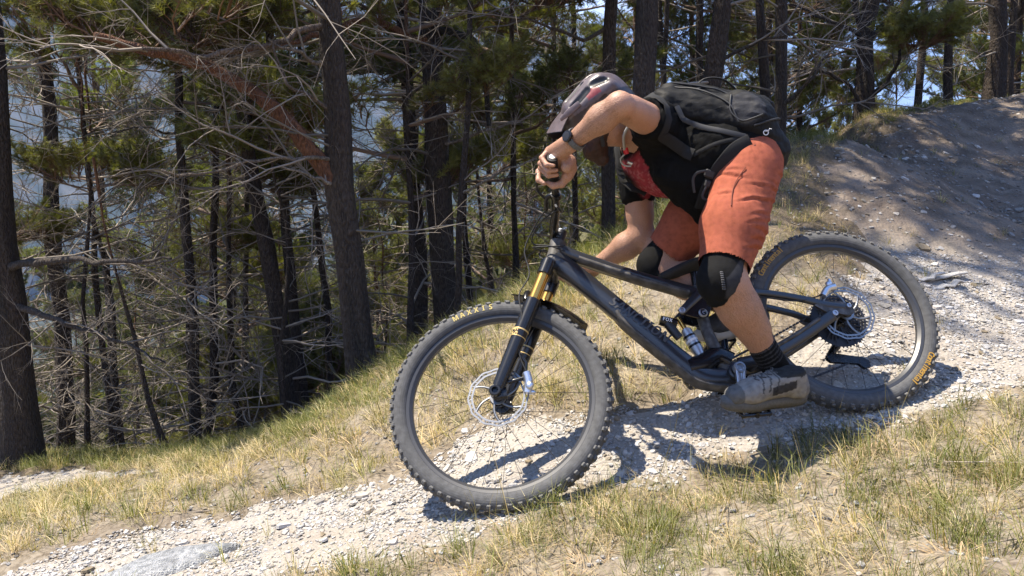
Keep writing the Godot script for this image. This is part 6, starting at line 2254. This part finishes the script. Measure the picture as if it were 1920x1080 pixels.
func make_shoe(rider: Node3D, at: Transform3D, sole_mat: Material, c: Color) -> void:
	var shoe := node("shoe", rider, at)
	var poly := PackedVector2Array()
	for k in 28:
		var a := TAU * k / 28.0
		var x := cos(a)
		var w := 0.047 if x < 0 else 0.038
		var pinch := 1.0 - 0.16 * exp(-pow((x - 0.15) / 0.35, 2))
		poly.append(Vector2(x * 0.146, sin(a) * w * pinch * (1.0 + 0.10 * cos(2 * a))))
	var g := Geo.new()
	var rings := [[-0.006, 0.97], [-0.003, 1.0], [0.013, 1.0], [0.0145, 0.985], [0.016, 1.01], [0.029, 1.02], [0.033, 0.97]]
	for r in rings:
		for k in 29:
			var p := poly[k % 28]
			var lift := 0.008 * pow(clampf((-p.x - 0.06) / 0.09, 0, 1), 1.5) + 0.003 * pow(clampf((p.x - 0.08) / 0.07, 0, 1), 2)
			var rid := 0.0012 * sin(k * 9.0) if r[0] < 0.021 and r[0] > -0.002 else 0.0
			g.put(Vector3(p.x * (r[1] + rid), r[0] + lift, p.y * r[1]), Vector3(p.x * 0.3, r[0] * 3 - 0.04, p.y).normalized())
	for r in rings.size() - 1:
		for k in 28:
			var a := r * 29 + k
			g.tri(a, a + 1, a + 29); g.tri(a + 1, a + 30, a + 29)
	for e in [0, rings.size() - 1]:
		var m := g.put(Vector3(0, rings[e][0], 0), Vector3(0, -1.0 if e == 0 else 1.0, 0))
		for k in 28:
			g.tri(m, e * 29 + k, e * 29 + k + 1)
	part("sole", g.mesh(sole_mat), shoe)
	var up := []
	for s in [1.0, -1.0]:
		up.append(cap(Vector3(-0.105, 0.040, 0.014 * s), Vector3(-0.055, 0.048, 0.020 * s), 0.024, 0.027, 0.02))
		up.append(cap(Vector3(-0.055, 0.048, 0.020 * s), Vector3(0.02, 0.060, 0.014 * s), 0.027, 0.030, 0.02))
		up.append(cap(Vector3(0.105, 0.045, 0.010 * s), Vector3(0.06, 0.06, 0.012 * s), 0.028, 0.030, 0.02))
	up.append(cap(Vector3(-0.03, 0.056, 0), Vector3(0.045, 0.080, 0), 0.030, 0.036, 0.03))
	up.append(cap(Vector3(0.105, 0.05, 0), Vector3(0.092, 0.090, 0), 0.033, 0.033, 0.03))
	up.append(cap(Vector3(0.045, 0.075, 0), Vector3(0.085, 0.088, 0), 0.034, 0.035, 0.03))
	var ut := func(p: Vector3, n: Vector3) -> Color:
		var cc := c * (0.92 + 0.25 * noise.get_noise_3d(p.x * 30, p.y * 30, p.z * 30))
		cc.a = 1.0
		if p.x < -0.088: cc = cc.lerp(Color(0.12, 0.12, 0.115), 0.75)      # toe guard
		if p.x > 0.118: cc = cc.lerp(Color(0.16, 0.15, 0.14), 0.5)
		if p.y > 0.101 and p.x > 0.03: cc = cc.lerp(Color(0.02, 0.02, 0.02), 0.9)      # padded collar
		var band := p.x - 0.30 * (p.y - 0.06)
		if absf(fposmod(band, 0.022) - 0.011) < 0.0025 and band < 0.03 and band > -0.05 and p.y > 0.06: cc = cc.lerp(Color(0.05, 0.05, 0.05), 0.85)
		if p.x > 0.00 and p.x < 0.08 and absf(p.y - 0.070 - 0.25 * (p.x - 0.04)) < 0.014 and absf(p.z) > 0.015: cc = cc.lerp(Color(0.03, 0.028, 0.028), 0.9)
		return cc
	var uw := func(p: Vector3, n: Vector3) -> float: return 0.002 * noise.get_noise_3d(p.x * 40, p.y * 40, p.z * 40)
	part("shoe_upper", blob(up, 0.0042, [[Vector3(0.08, 0.110, 0), Vector3(-0.15, 1, 0)], [Vector3(0, 0.024, 0), Vector3(0, -1, 0)]], ut, uw).mesh(M.cloth), shoe)
	var lace := Geo.new()
	for k in 4:
		var x := -0.045 + 0.020 * k
		var pts := []
		for q in 7:
			var z := lerpf(-0.026, 0.026, q / 6.0)
			pts.append(snap(up, Vector3(x + 0.006 * sin(q * 1.2), 0.125, z), 0.0015))
		lace.tube(pts, [0.0020], 5, true)
	part("laces", lace.mesh(M.print_grey), shoe)

func build_helmet(sk: Vector3, side: Vector3) -> void:
	var he := base("bike_helmet")
	tag(he, "matt mauve-grey bike helmet with dark vents and a pointed visor on the rider's head", "helmet")
	var c := Vector3(0.273, 1.267, -3.067)
	var hc := []
	for s in [1.0, -1.0]:
		hc.append(cap(c - FACE * 0.050 + side * 0.022 * s, c + FACE * 0.036 + side * 0.020 * s - CROWN * 0.012, 0.080, 0.066, 0.05))
	hc.append(cap(c - FACE * 0.085 - CROWN * 0.045, c - FACE * 0.060 - CROWN * 0.005, 0.068, 0.080, 0.04))
	hc.append(cap(c - FACE * 0.06 + CROWN * 0.074, c + FACE * 0.050 + CROWN * 0.052, 0.016, 0.014, 0.03))      # ridge
	for s in [1.0, -1.0]:
		hc.append(cap(c - FACE * 0.075 + CROWN * 0.056 + side * 0.058 * s, c + FACE * 0.064 + CROWN * 0.030 + side * 0.046 * s, 0.014, 0.012, 0.02))
		hc.append(cap(c - FACE * 0.09 + CROWN * 0.008 + side * 0.088 * s, c + FACE * 0.062 + CROWN * 0.002 + side * 0.072 * s, 0.016, 0.013, 0.02))
	var vents := []
	for s in [1.0, -1.0]:
		vents.append(cap(c - FACE * 0.015 + CROWN * 0.086 + side * 0.034 * s, c + FACE * 0.054 + CROWN * 0.066 + side * 0.027 * s, 0.014, 0.010, 0.006, true))
		vents.append(cap(c - FACE * 0.095 + CROWN * 0.068 + side * 0.032 * s, c - FACE * 0.05 + CROWN * 0.088 + side * 0.036 * s, 0.012, 0.012, 0.006, true))
		vents.append(cap(c - FACE * 0.010 + CROWN * 0.046 + side * 0.096 * s, c + FACE * 0.052 + CROWN * 0.022 + side * 0.080 * s, 0.019, 0.012, 0.006, true))
		vents.append(cap(c - FACE * 0.085 + CROWN * 0.040 + side * 0.092 * s, c - FACE * 0.040 + CROWN * 0.052 + side * 0.100 * s, 0.014, 0.019, 0.006, true))
		vents.append(cap(c - FACE * 0.060 - CROWN * 0.018 + side * 0.120 * s, c + FACE * 0.030 - CROWN * 0.016 + side * 0.112 * s, 0.016, 0.015, 0.006, true))
	hc.append_array(vents)
	var tint := func(p: Vector3, n: Vector3) -> Color:
		for v: Cap in vents:
			if v.dist(p) < 0.0022: return Color(0.006, 0.006, 0.006)
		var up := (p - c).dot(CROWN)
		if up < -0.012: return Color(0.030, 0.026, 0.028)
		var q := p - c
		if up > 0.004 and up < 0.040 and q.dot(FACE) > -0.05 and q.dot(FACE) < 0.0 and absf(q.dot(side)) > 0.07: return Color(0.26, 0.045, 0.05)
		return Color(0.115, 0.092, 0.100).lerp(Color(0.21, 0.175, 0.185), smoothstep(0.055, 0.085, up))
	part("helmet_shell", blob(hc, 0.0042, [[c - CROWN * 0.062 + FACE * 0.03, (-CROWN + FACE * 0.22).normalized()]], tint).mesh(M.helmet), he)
	# the visor: a shallow arched blade with a stiffening rib, underside dark
	var g := Geo.new()
	var nu := 14
	var nv := 9
	for sgn in [1.0, -1.0]:
		for i in nv + 1:
			for j in nu + 1:
				var t := float(i) / nv
				var u := lerpf(-1, 1, float(j) / nu)
				var w := lerpf(0.086, 0.058, t)
				var len := 0.118 * t * (1.0 - 0.16 * u * u)
				var p := c + FACE * (0.050 + len - 0.022 * u * u) + CROWN * (0.046 - 0.030 * u * u - 0.016 * t - 0.028 * t * t) + side * u * w
				p += CROWN * (0.006 * exp(-pow(u / 0.25, 2)) - 0.002 * sgn * -1.0)
				g.col = Color(0.11, 0.09, 0.096) if sgn > 0 else Color(0.03, 0.028, 0.03)
				g.put(p, (CROWN * sgn + side * u * 0.35 * sgn + FACE * 0.25 * sgn).normalized())
		var b := 0 if sgn > 0 else (nu + 1) * (nv + 1)
		for i in nv:
			for j in nu:
				var a := b + i * (nu + 1) + j
				g.tri(a, a + 1, a + nu + 1); g.tri(a + 1, a + nu + 2, a + nu + 1)
	part("visor", g.mesh(M.helmet), he)
	for s in [1.0, -1.0]:
		var arm := Geo.new()
		arm.col = Color(0.17, 0.135, 0.145)
		arm.tube([c + FACE * 0.03 + CROWN * 0.012 + side * 0.098 * s, c + FACE * 0.075 + CROWN * 0.008 + side * 0.086 * s, c + FACE * 0.110 + CROWN * 0.006 + side * 0.070 * s], [Vector2(0.010, 0.004), Vector2(0.012, 0.004), Vector2(0.006, 0.003)], 8, true, CROWN, 3.0)
		part("visor_arm", arm.mesh(M.helmet), he)
	# small red light clipped on the back
	var rl := Geo.new()
	rl.box(Transform3D(Basis(FACE, CROWN, side), c - FACE * 0.092 + CROWN * 0.072), Vector3(0.030, 0.020, 0.034), 0.005)
	part("rear_light", rl.mesh(M.red), he)
	var st := Geo.new()
	for s in [1.0, -1.0]:
		st.tube(smooth_path([c - CROWN * 0.03 + side * 0.088 * s + FACE * 0.02, c - CROWN * 0.09 + side * 0.082 * s + FACE * 0.02, c - CROWN * 0.145 + side * 0.05 * s + FACE * 0.035], 0.02), [Vector2(0.0015, 0.007)], 6, true, side, 3.0)
	part("chin_strap", st.mesh(M.black_matt), he)

func build_pack(lat: Vector3, jersey: Array) -> void:
	var bp := base("backpack")
	tag(bp, "black hydration backpack with a side pocket on the rider's back", "backpack")
	var pc := []
	pc.append(cap(Vector3(0.533, 1.262, -3.030), Vector3(0.792, 1.208, -3.000), 0.072, 0.086, 0.05))
	pc.append(cap(Vector3(0.555, 1.275, -3.190), Vector3(0.835, 1.226, -3.184), 0.070, 0.086, 0.05))
	pc.append(cap(Vector3(0.792, 1.208, -3.000), Vector3(0.858, 1.115, -3.000), 0.086, 0.080, 0.05))
	pc.append(cap(Vector3(0.835, 1.226, -3.184), Vector3(0.895, 1.125, -3.180), 0.086, 0.080, 0.05))
	pc.append(cap(Vector3(0.560, 1.305, -3.112), Vector3(0.650, 1.306, -3.111), 0.052, 0.050, 0.03))
	pc.append(cap(Vector3(0.760, 1.262, -2.985), Vector3(0.800, 1.232, -2.970), 0.050, 0.054, 0.018))      # side pocket
	pc.append(cap(Vector3(0.700, 1.295, -3.10), Vector3(0.860, 1.255, -3.09), 0.050, 0.052, 0.02))
	var tint := func(p: Vector3, n: Vector3) -> Color:
		var pocket := (p - Vector3(0.775, 1.245, -2.94)).length() < 0.062
		return Color(0.042, 0.043, 0.046) if pocket else Color(0.0125, 0.0125, 0.0135)
	var warp := func(p: Vector3, n: Vector3) -> float:
		var along := p.x * 0.95 - p.y * 0.3
		var across := p.x * 0.3 + p.y * 0.95
		return 0.008 * noise.get_noise_3d(along * 5.0, across * 20.0, p.z * 11.0) + 0.005 * noise.get_noise_3d(along * 14.0, across * 26.0, p.z * 14.0 + 5.0) + 0.0016 * fine.get_noise_3d(p.x * 45, p.y * 45, p.z * 45)
	part("pack_body", blob(pc, 0.0075, [], tint, warp).mesh(M.pack), bp)
	var all := pc.duplicate()
	all.append_array(jersey)
	strap("shoulder_strap", all, [Vector3(0.475, 1.285, -3.00), Vector3(0.462, 1.262, -2.93), Vector3(0.475, 1.20, -2.885), Vector3(0.520, 1.13, -2.88), Vector3(0.590, 1.10, -2.90)], 0.040, 0.005, M.pack_strap, bp, 0.004)
	strap("shoulder_strap", all, [Vector3(0.470, 1.26, -3.23), Vector3(0.40, 1.20, -3.26), Vector3(0.42, 1.10, -3.24), Vector3(0.50, 1.02, -3.20)], 0.050, 0.010, M.pack_strap, bp, 0.004)
	strap("load_strap", all, [Vector3(0.590, 1.10, -2.90), Vector3(0.66, 1.13, -2.89), Vector3(0.74, 1.15, -2.89)], 0.014, 0.002, M.pack_strap, bp)
	strap("side_strap", all, [Vector3(0.530, 1.245, -2.95), Vector3(0.60, 1.205, -2.91), Vector3(0.69, 1.175, -2.89), Vector3(0.76, 1.155, -2.89)], 0.018, 0.004, M.pack_grey, bp, 0.004)
	strap("hip_belt", all, [Vector3(0.775, 1.140, -2.89), Vector3(0.72, 1.11, -2.88), Vector3(0.675, 1.05, -2.87), Vector3(0.645, 0.98, -2.90), Vector3(0.635, 0.92, -2.95)], 0.048, 0.006, M.pack_strap, bp, 0.005)
	strap("belt_edge", all, [Vector3(0.790, 1.125, -2.89), Vector3(0.745, 1.09, -2.88), Vector3(0.700, 1.03, -2.87), Vector3(0.668, 0.96, -2.90)], 0.008, 0.004, M.pack_grey, bp, 0.010)
	var bk := Geo.new()
	var b0 := snap(all, Vector3(0.640, 1.030, -2.86), 0.012)
	bk.box(Transform3D(Basis(Vector3.BACK, -0.35), b0), Vector3(0.034, 0.026, 0.012), 0.004)
	bk.box(Transform3D(Basis(Vector3.BACK, -0.35), b0 + Vector3(-0.006, -0.032, 0)), Vector3(0.022, 0.024, 0.010), 0.004)
	part("belt_buckle", bk.mesh(M.pack_grey), bp)
	tubed("strap_end", M.pack_grey, bp, smooth_path([b0 + Vector3(-0.01, 0.01, 0.004), b0 + Vector3(-0.04, 0.005, 0.008), b0 + Vector3(-0.055, -0.015, 0.006), b0 + Vector3(-0.050, -0.06, 0.004)], 0.01), [Vector2(0.0014, 0.0045)], Transform3D(), 6, 3.0, Vector3.BACK)
	tubed("strap_end", M.pack_grey, bp, smooth_path([b0 + Vector3(-0.01, -0.04, 0.004), b0 + Vector3(-0.025, -0.075, 0.006), b0 + Vector3(0.006, -0.090, 0.004)], 0.01), [Vector2(0.0014, 0.004)], Transform3D(), 6, 3.0, Vector3.BACK)
	for z in [[Vector3(0.560, 1.325, -3.05), Vector3(0.640, 1.305, -2.99), Vector3(0.72, 1.26, -2.94), Vector3(0.745, 1.20, -2.92)], [Vector3(0.735, 1.285, -2.96), Vector3(0.722, 1.240, -2.93), Vector3(0.755, 1.205, -2.915), Vector3(0.815, 1.225, -2.92)], [Vector3(0.790, 1.190, -2.91), Vector3(0.835, 1.205, -2.93), Vector3(0.885, 1.215, -2.97)], [Vector3(0.56, 1.345, -3.09), Vector3(0.66, 1.345, -3.06), Vector3(0.78, 1.32, -3.03), Vector3(0.88, 1.27, -3.03)]]:
		var path := smooth_path(z, 0.012)
		for k in path.size(): path[k] = snap(all, path[k], 0.004)
		tubed("zip", M.pack_grey, bp, path, [0.0032], Transform3D(), 6)
	tubed("grab_handle", M.black_matt, bp, smooth_path([Vector3(0.642, 1.336, -3.135), Vector3(0.680, 1.372, -3.137), Vector3(0.745, 1.370, -3.137), Vector3(0.800, 1.325, -3.134)], 0.012), [Vector2(0.003, 0.011)], Transform3D(), 8, 3.0, Vector3.UP)
	tubed("zip_pull", M.print_grey, bp, [snap(all, Vector3(0.632, 1.345, -3.03), 0.005), snap(all, Vector3(0.636, 1.320, -3.00), 0.007)], [0.0045, 0.0035], Transform3D(), 6)
	# small round emblem with a squiggle beside it
	var ep := snap(all, Vector3(0.832, 1.170, -2.89), 0.003)
	var eb := Basis(Vector3.BACK, 0.35) * Basis(Vector3.RIGHT, -0.1)
	var em := Geo.new()
	em.lathe([Vector2(0, 0.0062), Vector2(0.001, 0.0072), Vector2(0.001, 0.0085), Vector2(0, 0.0092)], Transform3D(eb, ep), 18)
	em.tube([ep + eb * Vector3(0.0, 0.003, 0.001), ep + eb * Vector3(0.006, 0.006, 0.001), ep + eb * Vector3(0.010, 0.003, 0.001), ep + eb * Vector3(0.015, 0.008, 0.001), ep + eb * Vector3(0.021, 0.004, 0.001)], [0.0014], 5)
	part("emblem", em.mesh(M.print_white), bp)
	# drinking hose with its red bite valve, clipped to the strap
	tubed("drinking_hose", M.hose, bp, smooth_path([Vector3(0.400, 1.215, -2.93), Vector3(0.378, 1.172, -2.96), Vector3(0.386, 1.135, -3.02), Vector3(0.390, 1.120, -3.04)], 0.01), [0.0048], Transform3D(), 8)
	tubed("bite_valve", M.red, bp, [Vector3(0.391, 1.132, -3.035), Vector3(0.397, 1.112, -3.035)], [0.010, 0.013, 0.009], Transform3D(), 10)
	tubed("drinking_hose", M.hose, bp, smooth_path([Vector3(0.390, 1.112, -3.04), Vector3(0.376, 1.094, -3.05), Vector3(0.392, 1.074, -3.06), Vector3(0.415, 1.072, -3.06)], 0.01), [0.0030], Transform3D(), 8)
	tubed("hose_clip", M.silver, bp, [Vector3(0.402, 1.086, -3.055), Vector3(0.418, 1.080, -3.055)], [Vector2(0.006, 0.009)], Transform3D(), 8, 3.0)
